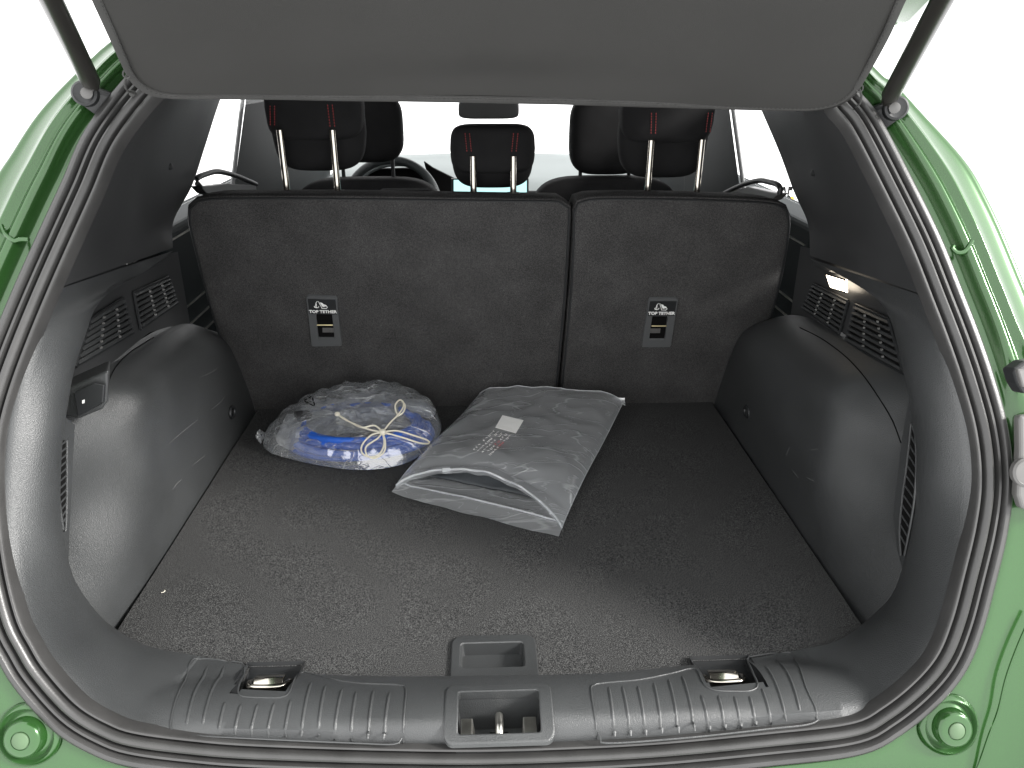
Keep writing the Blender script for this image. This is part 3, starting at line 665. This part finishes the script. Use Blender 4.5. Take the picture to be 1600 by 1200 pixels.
# ================================================================== rear seat backs
def seat_back(px, label, loc):
    t = thing('rear_seat_back', label, 'seat', loc, 'rear seat backs')
    P = []
    for i, p in enumerate(px): P.append(onSeat(p))
    P = cat(P, 96, True)
    # back face as a gently crowned panel, edge rolled over to the front
    c = sum(P, Vector())/len(P); rings = []
    for k, (s, d) in enumerate(((1.0, -.09), (1.004, -.012), (1.0, -.004), (.985, .0), (.965, .0012), (.8, .003), (.5, .004), (.2, .005), (.0, .005))):
        rings.append([c+(p-c)*s+(Vector((0, -d, 0)) if d < -.05 else SN*d) for p in P])
    # keep the roll a constant width
    for k, ins in ((3, .008), (4, .018)):
        rings[k] = [p+(c-p).normalized()*ins+SN*(0 if k == 3 else .0015) for p in P]
    vf = loft(rings, close_u=True)
    obj('back_panel', vf, 'seatcarpet', t)
    rim_ = [p+(c-p).normalized()*.004+SN*-.001 for p in P]
    obj('edge_piping', tube(rim_, .0022, 6, True), 'black', t)
    bev(obj('cushion', prism([p+Vector((0, .02, -.004))+(c-p)*.02 for p in P[::3]], (0, .10, -.004)), 'seatfab', t, False), .02, 3)
    return t
s60 = seat_back([(292, 345), (293, 325), (306, 313), (330, 309), (450, 308), (600, 309), (780, 312), (860, 313), (884, 316), (892, 328), (890, 380), (886, 450), (880, 520), (871, 612), (868, 660), (620, 662), (385, 660), (372, 632), (352, 560), (332, 500), (315, 440), (300, 380)],
                'wide left part of the split rear seat back, dark carpet, two headrests', (-.2, .85, 0))
s40 = seat_back([(895, 345), (897, 322), (908, 313), (940, 309), (1040, 309), (1150, 312), (1206, 316), (1229, 324), (1236, 342), (1233, 380), (1222, 440), (1206, 500), (1186, 560), (1160, 625), (1140, 660), (1000, 660), (876, 660), (876, 612), (884, 520), (890, 450), (894, 380)],
                'narrow right part of the split rear seat back, dark carpet, one headrest', (.35, .85, 0))

def stitches(a, b, nrm, n=10, w_=.0008):
    parts = []
    for k in range(n):
        u0, u1 = (k+.15)/n, (k+.75)/n; parts.append(tube([a.lerp(b, u0)+nrm, a.lerp(b, u1)+nrm], w_, 5))
    return join(*parts)
def rear_headrest(seat, pl, pr, ptop, pbot, posts, top_z, stitch, label=None):
    xl, xr = onY(pl, .78).x, onY(pr, .78).x; zb = onY(pbot, .80).z; zt = top_z
    cx, wd = (xl+xr)/2, xr-xl
    zm = zb+(zt-zb)*.50
    def tp(q): return Vector((q.x*(1+.10*(q.z/(zt-zb))), q.y-.10*q.z*0, q.z))
    up = soft((cx, .815, zt-(zt-zm+.035)/2), (wd, .085, zt-zm+.035), 5, 56, 28, lambda q: Vector((q.x*(1-.04*abs(q.z)/(zt-zm)), q.y+.012*(q.x/wd*2)**2, q.z)))
    lo = soft((cx, .832, (zb+zm+.03)/2), (wd*.985, .062, zm-zb+.055), 4, 56, 24, lambda q: Vector((q.x*(1 if q.z > 0 else 1-.10*(-q.z/(zm-zb))), q.y+.012*(q.x/wd*2)**2, q.z)))
    h = obj('headrest', up, 'seatfab', seat); obj('lower_pad', lo, 'seatfab', h)
    for sx in stitch:
        for d in (-.0042, .0042):
            a = onY((sx[0], sx[1]), .772); b = onY((sx[2], sx[3]), .772); a.x += d; b.x += d
            yb = .8155-.0425
            a.y = b.y = yb+.012*((a.x-cx)/wd*2)**2
            obj('stitching', stitches(a, b, Vector((0, -.0006, 0)), 8), 'red', h, True)
    for (x0, y0, x1, y1) in posts:
        a = onY((x0, y0), .775); b = onY((x1, y1), .772)
        obj('post', tube([a, b-Vector((0, 0, .015))], .0062, 14), 'chrome', h)
        bev(obj('post_sleeve', box(b+Vector((0, 0, -.001)), (.028, .026, .012)), 'black', h, False), .003, 2)
    return h
rear_headrest(s60, (412, 210), (567, 230), None, (480, 259), [(437, 203, 449, 302), (519, 203, 528, 302)], .70, [(424, 165, 424, 197), (515, 163, 519, 199)])
rear_headrest(s60, (702, 235), (838, 235), None, (770, 286), [(739, 244, 740, 305), (802, 244, 802, 305)], onY((770, 195), .80).z, [(730, 208, 733, 238), (806, 208, 803, 238)])
rear_headrest(s40, (973, 220), (1119, 220), None, (1040, 270), [(1018, 219, 1011, 305), (1097, 218, 1088, 305)], .70, [(1022, 176, 1021, 210), (1112, 176, 1108, 208)])
# centre shoulder of the middle seat and inner bolster
bev(obj('shoulder_pad', box(onY((635, 306), .80), (.108, .05, .026)), 'seatfab', s60, False), .010, 4)

# top tether plates
def tether(seat, px, win, bar):
    q = [onSeat(p, .0092) for p in px]; o = (q[0]+q[1]+q[2]+q[3])/4
    ux = ((q[1]-q[0])+(q[2]-q[3])).normalized(); uz = ((q[0]-q[3])+(q[1]-q[2])); uz = (uz-ux*uz.dot(ux)).normalized(); n = ux.cross(uz)
    if n.dot(CAM-o) < 0: n = -n
    wq = [onSeat(p, .0100) for p in win]
    def rnd(Q, r, n_=5):
        out = []
        for i in range(4):
            p, a, b = Q[i], Q[i-1], Q[(i+1) % 4]; da, db = (a-p).normalized()*r, (b-p).normalized()*r
            for k in range(n_+1):
                t = k/n_; out.append((p+da)*(1-t)**2+p*2*t*(1-t)+(p+db)*t*t)
        return out
    c = o
    R0 = rnd(q, .006); W0 = rnd(wq, .003)
    rings = [[p-n*.008 for p in R0], [p-n*.001 for p in R0], [p+(c-p).normalized()*.0015+n*.0008 for p in R0], W0, [p-n*.002+(sum(wq, Vector())/4-p)*.04 for p in W0], [p-n*.004+(sum(wq, Vector())/4-p)*.05 for p in W0]]
    pl = obj('tether_plate', loft(rings, close_u=True), 'plate', seat)
    obj('cavity', prism([p-n*.0042 for p in wq], n*.0006), 'hole', pl, False)
    a, b = [onSeat(p, .0082) for p in bar]
    obj('anchor_wire', tube([a, b], .0017, 8), 'brass', pl)
    lq = [onSeat(p, .0068) for p in ([(504, 512), (521, 512), (522, 519), (504, 519)] if px[0][0] < 700 else [(1016, 513), (1032, 513), (1031, 520), (1015, 520)])]
    obj('anchor_tab', prism(lq, n*.001), 'tail', pl, False)
    # dark label with the writing
    lab = [q[0].lerp(q[3], .05).lerp(q[1].lerp(q[2], .05), .05), q[0].lerp(q[3], .05).lerp(q[1].lerp(q[2], .05), .95), q[0].lerp(q[3], .34).lerp(q[1].lerp(q[2], .34), .95), q[0].lerp(q[3], .34).lerp(q[1].lerp(q[2], .34), .05)]
    obj('label_field', prism([p+n*.0009 for p in lab], n*.0003), 'black', pl, False)
    ct = q[0].lerp(q[1], .5).lerp(q[3].lerp(q[2], .5), .312)+n*.0016
    wd = (q[1]-q[0]).length
    sl = ((q[0]+q[1])-(q[2]+q[3])).normalized()
    text('TOP TETHER', wd*.158, basis(ct, ux, sl, n), 'lettering', 'white', pl, .00035)
    ic = q[0].lerp(q[1], .42).lerp(q[3].lerp(q[2], .42), .155)+n*.0014; k = wd/46
    def I(x, y): return ic+ux*(x*k)+sl*(y*k)
    marks = [tube([I(-7, -4), I(-5.5, 3), I(-3.5, 6), I(-1.5, 6), I(3, -6.5), I(10, -6.5), I(11.5, -4), I(10, -3)], .0005*k/.0012 if False else .00075, 5), tube([I(-5, 2), I(-5, -5)], .0006, 5), tube([I(-8.5, -2.5), I(-8, -4.8), I(-5, -5.8), I(-2, -4.8), I(-1.5, -2.5)], .0008, 5)]
    ch = prism([I(0.5, 4.5), I(4, 3.5), I(6, 1), I(9, 0), I(11, -2.2), I(4.6, -4), I(2.6, -1)], n*.0004)
    obj('child_seat_symbol', join(*marks, ch), 'white', pl, False)
tether(s60, [(478, 462), (526, 464), (535, 541), (487, 542)], [(493, 491), (519, 491), (523, 529), (497, 529)], [(495, 508), (520, 508)])
tether(s40, [(1014, 466), (1060, 466), (1048, 543), (1002, 543)], [(1019, 494), (1044, 494), (1039, 531), (1014, 531)], [(1018, 509.5), (1041, 509.5)])

# ================================================================== front seats, wheel, mirror
for s, cx in ((-1, -.378), (1, .372)):
    t = thing('front_seat', ('black front seat behind the steering wheel' if s < 0 else 'black front passenger seat right of the centre screen'), 'seat', (cx, 1.75, -.2), 'front seats')
    h = obj('headrest', soft((cx, 1.76, .505 if s > 0 else .528), (.235, .10, .20 if s < 0 else .235), 4, 48, 24, lambda q: Vector((q.x*(1-.5*max(0, -q.z-.05)), q.y, q.z))), 'seatfab', t)
    for d in (-.078, .078):
        obj('post', tube([(cx+d, 1.77, .45), (cx+d, 1.77, .33)], .006, 10), 'black', h)
        bev(obj('post_sleeve', box((cx+d, 1.77, .352), (.045, .04, .018)), 'black', h, False), .004, 2)
    obj('backrest', soft((cx, 1.75, .083), (.50, .14, .60), 4.5, 56, 28), 'seatfab', t)
sw = thing('steering_wheel', 'dark leather steering wheel seen beyond the left front seat', 'steering wheel', (-.37, 2.1, .2))
wc = Vector((-.345, 2.08, .235)); wr = .165; wu = Vector((0, .35, .94)).normalized()
obj('wheel_rim', tube([wc+Vector((1, 0, 0))*wr*math.cos(a)+wu*wr*math.sin(a) for a in [k*2*math.pi/64 for k in range(64)]], .0155, 12, True), 'leather', sw)
obj('hub', soft(wc, (.15, .05, .13), 3.5, 24, 12), 'dashd', sw)
for a in (0, math.pi, -math.pi/2):
    d = Vector((1, 0, 0))*math.cos(a)+wu*math.sin(a); obj('spoke', tube([wc+d*.06, wc+d*wr], .012, 8), 'dashd', sw)
mr = thing('rear_view_mirror', 'grey rear-view mirror hanging above the middle headrest', 'mirror', (0, 2.25, .6))
ma, mb = onY((716, 171), 2.25), onY((811, 171), 2.25)
obj('housing', soft((ma+mb)/2, ((mb-ma).length, .03, .066), 5, 48, 20), 'mirror', mr)
obj('mount', tube([(ma+mb)/2+Vector((0, .02, .02)), (ma+mb)/2+Vector((0, .12, .16))], .009, 10), 'mirror', mr)

# number plate of the vehicle beyond the right window
pq = [onX(p, 2.2) for p in [(1206, 306), (1236, 307.5), (1239, 334), (1206, 334)]]
npl = tag(obj('number_plate', prism(pq, (.02, 0, 0)), 'yellow', None, False), 'yellow number plate glimpsed through the right rear window', 'plate')
o_ = onX((1226, 323), 2.19); ux = (pq[1]-pq[0]).normalized(); uz = Vector((0, 0, 1)); 
text('05', (pq[1]-pq[0]).length*.62, basis(o_+uz*-.02, ux, uz, ux.cross(uz)), 'lettering', 'hole', npl, .004)

# ================================================================== tailgate, struts, cover
tg = thing('tailgate', 'raised green tailgate, its edge showing at the top right', 'tailgate', (0, .35, .8))
def tgz(y): return .782+.62*(.33-y) if y < .33 else .782
prof = [(.36, .835), (.33, .785), (.30, .790), (.26, .812), (.1, .93), (-.2, 1.12), (-.5, 1.30), (-.56, 1.36), (-.52, 1.40), (-.2, 1.22), (.1, 1.03), (.28, .90)]
xs = [-.535, -.52, -.49, -.40, -.2, 0, .2, .40, .49, .52, .535]
cur = []
for x in xs:
    k = smooth(.43, .535, abs(x)); cm = (.34, .86); n_ = len(prof)
    cur.append([Vector((x, y-(0 if abs(x) < .43 else -.02*k), z+k*.012+.006-(.016 if x < 0 else .036)*x/.5)) for y, z in prof])
vf = loft(cur, close_u=True); n_ = len(prof); vf[1].append(tuple(range(n_))); vf[1].append(tuple((len(xs)-1)*n_+k for k in range(n_)))
bev(obj('gate_panel', vf, 'green', tg), .006, 3)
for dy, dz in ((.0, 0), (-.03, .026), (-.055, .05)):
    obj('edge_flange', tube([(.38, .315+dy, .772+dz), (.47, .318+dy, .766+dz), (.515, .33+dy, .770+dz), (.54, .35+dy, .80+dz)], .006, 8), 'green', tg)
obj('wiring_loop', tube(cat([onY(p, .24) for p in [(1456, 0), (1448, 12), (1443, 22), (1440, 33), (1445, 37), (1452, 30), (1451, 22), (1446, 20)]], 30), .0013, 6), 'bluewire', tg)
for s in (-1, 1):
    st = thing('gas_strut', 'dark gas strut holding up the tailgate on the ' + ('left' if s < 0 else 'right'), 'strut', onY((137, 147), .285) if s < 0 else onY((1397, 168), .285), 'gas struts')
    a, b = (onY((141, 126), .235), onY((80, 0), .08)) if s < 0 else (onY((1392, 148), .235), onY((1472, 0), .08))
    d = (b-a).normalized(); pv = onY((135, 146), .238) if s < 0 else onY((1398, 169), .238)
    obj('cylinder', tube([a, a+d*.003, b+d*.28], .0108, 20), 'strut', st)
    obj('end_socket', tube([a, a-d*.012, pv-d*.008], lambda u: .009-.002*u, 12), 'strut', st)
    br = obj('bracket', lathe([(.0145, -.008), (.0145, .002), (.012, .004), (.010, .003), (.0, .003)], pv+Vector((s*.004, .004, 0)), (-s*.15, -1, .2), 28), 'black', st)
    bev(obj('bracket_arm', prism([pv+Vector((s*.013, .004, .004)), pv+Vector((s*.012, .004, -.012)), pv+Vector((-s*.006, .016, -.032)), pv+Vector((-s*.03, .03, -.042)), pv+Vector((-s*.03, .03, -.006)), pv+Vector((-s*.006, .010, .006))], (0, .012, 0)), 'black', br, False), .002, 2)
    obj('ball_pin', lathe([(.0045, .0), (.0045, .006), (.0065, .007), (.0065, .009), (.003, .0105), (.0, .0105)], pv, (-s*.5, -1, .1), 20), 'tail', br)

cv = thing('parcel_cover', 'grey fabric parcel cover hanging under the raised tailgate', 'cover', (0, .22, .68))
CP = [(143, -5), (166, 45), (190, 98), (200, 118), (214, 134), (235, 146), (262, 151), (300, 152), (450, 153), (700, 157), (850, 160), (1000, 163), (1150, 168), (1240, 170), (1280, 169), (1312, 161), (1335, 145), (1350, 124), (1386, 60), (1416, -5)]
edge = [onCover(p) for p in CP]
topL = edge[0]+(edge[0]-edge[2]).normalized()*.4; topR = edge[-1]+(edge[-1]-edge[-3]).normalized()*.4
def lead(a, b): return [a.lerp(b, t) for t in (0, .3, .55, .75, .88)]
out = cat(lead(topL, edge[0])+edge+lead(topR, edge[-1])[::-1], 200)
cn = Vector((0, -CVs, -1)).normalized()
def nearc(p): return min((p-q).length for q in out)
NX, NYc = 100, 40
rowsL = []
ns = 61
# rows from the outline: pair the left and right halves
half = len(out)//2
lft = out[:half]; rgt = out[half:][::-1]; grid = []
for a, b in zip(lft, rgt):
    r = []
    for k in range(ns):
        u = k/(ns-1); p = a.lerp(b, u); r.append(p)
    grid.append(r)
for r in grid:
    for p in r:
        dpt = p.y
        wv = .0030*nz(Vector((p.x*4, p.y*11, 1)))+.0045*math.exp(-((p.x+.01)/.14)**2-((p.y-.195)/.022)**2)
        p += cn*-wv
gridf = grid
vf = loft(gridf); solid(obj('fabric', vf, 'cover', cv), .003, 0)
c0 = Vector((0, .0, .85))
ins = [p+((c0-p)-cn*((c0-p).dot(cn))).normalized()*.0105+cn*.0022 for p in out]
base_ = [p+cn*.0022 for p in out]
hem = [[p-cn*.004+(p-q)*.06 for p, q in zip(base_, ins)], [p+cn*.0006 for p in base_], [p.lerp(q, .5)+cn*.0016 for p, q in zip(base_, ins)], [q+cn*.0004 for q in ins], [q-cn*.002 for q in ins]]
obj('binding', loft(hem), 'hem', cv)
st_ = resamp([p.lerp(q, .86)+cn*.0016 for p, q in zip(base_, ins)], 721)
obj('stitching', join(*[tube([st_[k], st_[k+1]], .0005, 4) for k in range(0, 720, 2)]), 'thread', cv)
for s in (-1, 1):
    if s < 0: pts = [onCover((199, 116)), onY((195, 130), .215), onY((199, 143), .23), onY((207, 146), .25), onX((218, 182), -.5), onX((238, 230), -.55), onX((254, 258), -.570)]
    else: pts = [onCover((1342, 138)), onY((1346, 150), .225), onY((1343, 163), .24), onY((1334, 171), .26), onX((1320, 205), .48), onX((1303, 240), .535), onX((1287, 265), .570)]
    co = obj('lift_cord', tube(cat(pts, 50), .0014, 8), 'thread', cv)
    k = pts[3]; obj('knot', soft(k, (.008, .008, .008), 2.2, 12, 8), 'thread', co)
    k2 = pts[0]; obj('eyelet', tube([k2+Vector((.004*math.cos(a), -.002, .004*math.sin(a))) for a in [j*math.pi/6 for j in range(12)]], .0011, 6, True), 'thread', co)

# ================================================================== bag with the blue charging cable
def ridged(v, s, seed):
    q = Vector((v.x*s, v.y*s, seed)); return 1-abs(nz(q))*2
def pillow(outline, c, H, seed, wr=.006, nr=34, zb=.002, top=None):
    O = cat(outline, 132, True); n = len(O); V, Fc = [], []
    for sgn in (1, -1):
        for j in range(nr+1):
            r = 1-j/nr
            for p in O:
                q = c.lerp(p, r)
                prf = (1-r**2.6)**.62
                z = q.z*0
                if sgn > 0:
                    h = top(q, r) if top else H*prf
                    wn = wr*(ridged(q, 16, seed)*.6+ridged(q, 38, seed+5)*.4+nz(Vector((q.x*70, q.y*70, seed)))*.25)*min(1, j/3)
                    pull = .5*wr*math.sin(math.atan2(q.y-c.y, q.x-c.x)*23+seed)*smooth(.55, 1, r)*min(1, j/2)
                    z = p.z*r+h+wn+pull
                else: z = p.z*r+zb*prf-.0005
                V.append(Vector((q.x, q.y, z)))
    m = (nr+1)*n
    for b in (0, m):
        for j in range(nr):
            for k in range(n):
                k2 = (k+1) % n; f = (b+j*n+k, b+j*n+k2, b+(j+1)*n+k2, b+(j+1)*n+k); Fc.append(f if b == 0 else f[::-1])
    return V, Fc
b1 = [(-.470, .665, .014), (-.452, .622, .010), (-.405, .596, .006), (-.330, .566, .004), (-.255, .548, .004), (-.185, .562, .006), (-.138, .606, .012), (-.112, .662, .026), (-.122, .730, .035), (-.165, .775, .04), (-.235, .798, .045), (-.320, .792, .045), (-.395, .762, .035), (-.446, .715, .024)]
bag = thing('drawstring_bag', 'clear plastic drawstring bag with a blue cable inside, against the seat', 'bag', (-.29, .68, 0))
bc = Vector((-.285, .685, 0))
def bag_top(q, r):
    back = smooth(.60, .80, q.y)
    return (.058+.024*back)*(1-r**3.0)**.6
bvf = pillow(b1, bc, .075, 2.0, .007, top=bag_top); bo1 = obj('bag_film', bvf, 'film2', bag)
btree = BVHTree.FromPolygons([tuple(v) for v in bvf[0]], bvf[1])
# crinkled corner
cr = []
for k in range(10):
    a = k/9; cr.append([Vector((-.470-.012*a+.004*nz(Vector((k*.9, j*.7, 4))), .665+(j-4)*.006*(1-.4*a), .016+.012*a+.006*nz(Vector((k*.7, j*.9, 1))))) for j in range(9)])
obj('gathered_corner', loft(cr), 'film', bag)
# white printed recycling mark and a second print
def bagpt(p, tree=btree, off=.0012):
    h = tree.ray_cast(CAM, ray(*p).normalized())[0]
    return (h if h is not None else onZ(p, .08))-ray(*p).normalized()*off
tri = [bagpt(p, off=.004) for p in [(488, 619), (492, 635), (474, 626)]]
pm = []
for i in range(3):
    a, b = tri[i], tri[(i+1) % 3]
    pm.append(tube([a.lerp(b, .10), a.lerp(b, .42)], .0011, 5)); pm.append(tube([a.lerp(b, .56), a.lerp(b, .90)], .0011, 5))
obj('recycling_mark', join(*pm), 'hole', bag, False)
zz = []
for k in range(5):
    zz.append(tube([bagpt((508+k*5+dx, 617+dy+k*1.0)) for dx, dy in ((0, 0), (4, 3), (8, 0), (13, 4), (17, 1))], .0005, 4))
obj('printed_lines', join(*zz), 'thread', bag, False)
# cotton cord: knot, two bows, two tails
cb = Vector((0, 0, 0))
def cp(p, z=.088): return bagpt(p, off=.0035+max(0, (z-.08)*.6))
kn = (598, 675)
cords = [[kn, (585, 665), (565, 668), (548, 660), (535, 652), (528, 648)], [(528, 648), (540, 656), (560, 665), (580, 672), kn],
         [kn, (580, 680), (566, 695), (566, 708), (578, 714), (592, 710), (600, 695), kn], [kn, (590, 685), (572, 698), (574, 712), (586, 716), (600, 706), (602, 690), kn],
         [kn, (610, 660), (622, 648), (630, 636), (630, 628), (624, 625), (618, 632), (618, 640), (622, 650)], [(622, 650), (630, 644), (633, 634), (628, 626)],
         [kn, (620, 673), (645, 680), (668, 688), (670, 693), (655, 692), (630, 684), kn]]
cd_ = None
for k, c in enumerate(cords):
    pts = cat([cp(p, (.078 if p[1] > 670 else .086)+.004*math.sin(i*1.7+k)-(.012 if p[1] > 700 else 0)-(.012 if p[0] > 655 else 0)) for i, p in enumerate(c)], 40)
    o = obj('tie_cord', tube(pts, .0017, 8), 'cord', bag)
obj('tie_knot', soft(cp(kn, .083), (.014, .014, .012), 2.2, 16, 10), 'cord', bag); obj('end_knot', soft(cp((527, 647), .088), (.011, .01, .009), 2.2, 14, 8), 'cord', bag)
# the cable: loose coil with two plugs
cab = thing('charging_cable', 'blue charging cable coiled inside the clear drawstring bag', 'cable', (-.27, .67, .01))
pts = []
turns = 7.35; N_ = 360
for i in range(N_):
    u = i/(N_-1); a = u*turns*2*math.pi+.3; k = int(u*turns)
    rx = .142-.006*math.sin(k*2.1)-.005*k; ry = .090-.005*math.cos(k*1.7)-.004*k
    pts.append(Vector((-.272+rx*math.cos(a), .662+ry*math.sin(a), .012+.0052*(u*turns)+.004*math.sin(a*1.3+k)+.012*max(0, math.sin(a)))))
obj('cable', tube(pts, .0072, 10), 'blue', cab)
e = pts[-1]; d = (pts[-1]-pts[-4]).normalized()
d.z = 0; d.normalize()
obj('plug', tube([e-d*.01, e+d*.02, e+d*.03, e+d*.05, e+d*.055], lambda u: .008+.009*smooth(.2, .6, u), 14), 'plug', cab)
e = pts[0]; d = (pts[0]-pts[4]).normalized()
obj('plug', tube([Vector((-.21, .70, .055)), Vector((-.185, .715, .058)), Vector((-.150, .715, .055)), Vector((-.130, .70, .05))], lambda u: .010+.009*math.sin(u*3.0), 14), 'greyplug', cab)
# silvery inner wrapping
wrp = [(-.445, .668, .02), (-.425, .632, .014), (-.385, .612, .012), (-.355, .635, .014), (-.32, .668, .02), (-.25, .680, .022), (-.19, .690, .024), (-.152, .70, .026), (-.16, .745, .03), (-.21, .782, .038), (-.29, .786, .038), (-.37, .765, .032), (-.42, .725, .025)]
iw = tag(obj('inner_wrapping', pillow(wrp, Vector((-.30, .70, 0)), .052, 9.0, .012, 30), film('bubble_wrap', .50, .2, (.8, .82, .84), 1.0, 34)), 'crumpled silvery plastic wrapping inside the drawstring bag above the cable', 'wrapping')

# ================================================================== flat slider bag
b2 = thing('slider_bag', 'flat clear plastic slider bag with a white label, mouth open towards the sill', 'bag', (.05, .55, 0))
NU, NVv = 60, 80
LE = cat([onZ((612, 768), .010), onZ((640, 731), .016), onZ((680, 689), .020), onZ((718, 652), .030), onZ((747, 619), .042)], NVv)
RE = cat([onZ((873, 838), .006), onZ((888, 800), .008), onZ((915, 742), .014), onZ((945, 686), .024), onZ((973, 630), .042)], NVv)
def bagh(u, v): return (.034*smooth(.10, .34, v)*(1-.25*v))*(max(0, 1-abs(2*u-1)**3.6))**.6
def side(C, v):
    f = v*(NVv-1); k = min(NVv-2, int(f)); return C[k].lerp(C[k+1], f-k)
def lipv(u): return .05+.155*math.sin(math.pi*min(1, u**.85))**.7
def upper(u, v):
    vv = lipv(u)+(1-lipv(u))*v; p = side(LE, vv).lerp(side(RE, vv), u); e = min(1, u*12, (1-u)*12)
    mouth = .026*math.sin(math.pi*u)**.8*(1-smooth(0, .28, v))
    cr_ = ridged(p, 8, 3.0)*.6+ridged(p, 19, 6.0)*.4
    return Vector((p.x, p.y, p.z+max(bagh(u, vv), mouth)+.006*cr_*e*smooth(0, .1, v)+.003*nz(Vector((u*9, v*2, 5)))*e))
def lower(u, v):
    p = side(LE, v).lerp(side(RE, v), u); e = min(1, u*12, (1-u)*12)
    return Vector((p.x, p.y+.004*nz(Vector((u*6, 0, 2)))*(1-smooth(0, .1, v)), .0035+.002*max(0, ridged(p, 12, 8.0))*e+(p.z-.004)*(1-e)+.006*math.exp(-((v-.075)/.03)**2)*math.sin(math.pi*u)))
upG = [[upper(i/(NU-1), j/(NVv-1)) for i in range(NU)] for j in range(NVv)]
loG = [[lower(i/(NU-1), j/(NVv-1)) for i in range(NU)] for j in range(NVv)]
obj('upper_film', loft(upG), 'film', b2); obj('lower_film', loft(loG), 'film', b2)
obj('zip_rail', tube([p+Vector((0, 0, .001)) for p in upG[0]], .0019, 6), 'rail', b2); obj('zip_rail', tube([lower(i/59, .085)+Vector((0, 0, .002)) for i in range(60)], .0017, 6), 'rail', b2)
# upper lip stands a little proud of its rail
obj('upper_lip', loft([upG[0], [p+Vector((.001, -.010, -.002+.003*nz(Vector((i*.25, 0, 1))))) for i, p in enumerate(upG[0])]]), 'film', b2)
bev(obj('slider', box(upG[0][15]+Vector((0, 0, .001)), (.015, .008, .009)), 'rail', b2, False), .001, 2)
for G_, i in ((upG, 0), (upG, NU-1)):
    obj('side_weld', tube([r[i] for r in G_], .0010, 6), 'rail', b2)
obj('end_weld', tube(upG[-1], .0010, 6), 'rail', b2)
corner = [[upG[-1][-1]+Vector((-.03+.034*a, .006+.012*b-.01*a, .004+.012*a*b+.006*nz(Vector((a*3, b*3, 1))))) for a in [k/6 for k in range(7)]] for b in [k/6-.5 for k in range(7)]]
obj('corner_flap', loft(corner), 'film', b2)
# dark pouch in it
pc = thing('black_pouch', 'dark cloth pouch lying inside the flat slider bag', 'pouch', (.06, .58, .005))
PG = []
for j in range(NVv):
    v = j/(NVv-1)
    if v < .20 or v > .94: continue
    r = []
    for i in range(40):
        u = .07+.86*i/39; p = LE[j].lerp(RE[j], u); w_ = (i/39); e = min(1, w_*9, (1-w_)*9, (v-.20)*16, (.94-v)*16)
        r.append(Vector((p.x, p.y, .006+max(0, bagh(u, v)-.008)*max(0, e)**.5+.003*ridged(p, 20, 6))))
    PG.append(r)
po = solid(obj('cloth', loft(PG), 'pouch', pc), .003, 0)
uvf = loft(upG); utree = BVHTree.FromPolygons([tuple(v) for v in uvf[0]], uvf[1])
def pouchpt(p, off=.0018): return bagpt(p, utree, off)
lab = [pouchpt(p, .003) for p in [(785, 649), (818, 657), (806, 677), (774, 668)]]
obj('paper_label', prism(lab, (0, 0, .0006)), 'white', b2, False)
rnd = random.Random(3); WH, RD = [], []
A, B, C_ = Vector((772, 671, 0)), Vector((802, 681, 0)), Vector((738, 703, 0))
for r in range(5):
    for k in range(9):
        o = A.lerp(C_, (k+.2)/9)+(B-A)*((r+.1)/5)
        if rnd.random() < .22: continue
        ex = (B-A)/5*.42; ey = (C_-A)/9*.5; typ = rnd.randint(0, 3)
        P = ([o, o+ex, o+ex+ey, o+ey], [o, o+ey, o+ey+ex], [o, o+ex*.5+ey, o+ex], [o+ex*.5, o+ey])[typ]
        (RD if (r >= 3 and 3 <= k <= 4) else WH).append(tube([pouchpt((v.x, v.y), .003) for v in P], .00042, 4))
obj('printed_symbols', join(*WH), 'white', b2, False)
if RD: obj('red_symbol', join(*RD), mat('red_print', (.5, .05, .05), .5), b2, False)
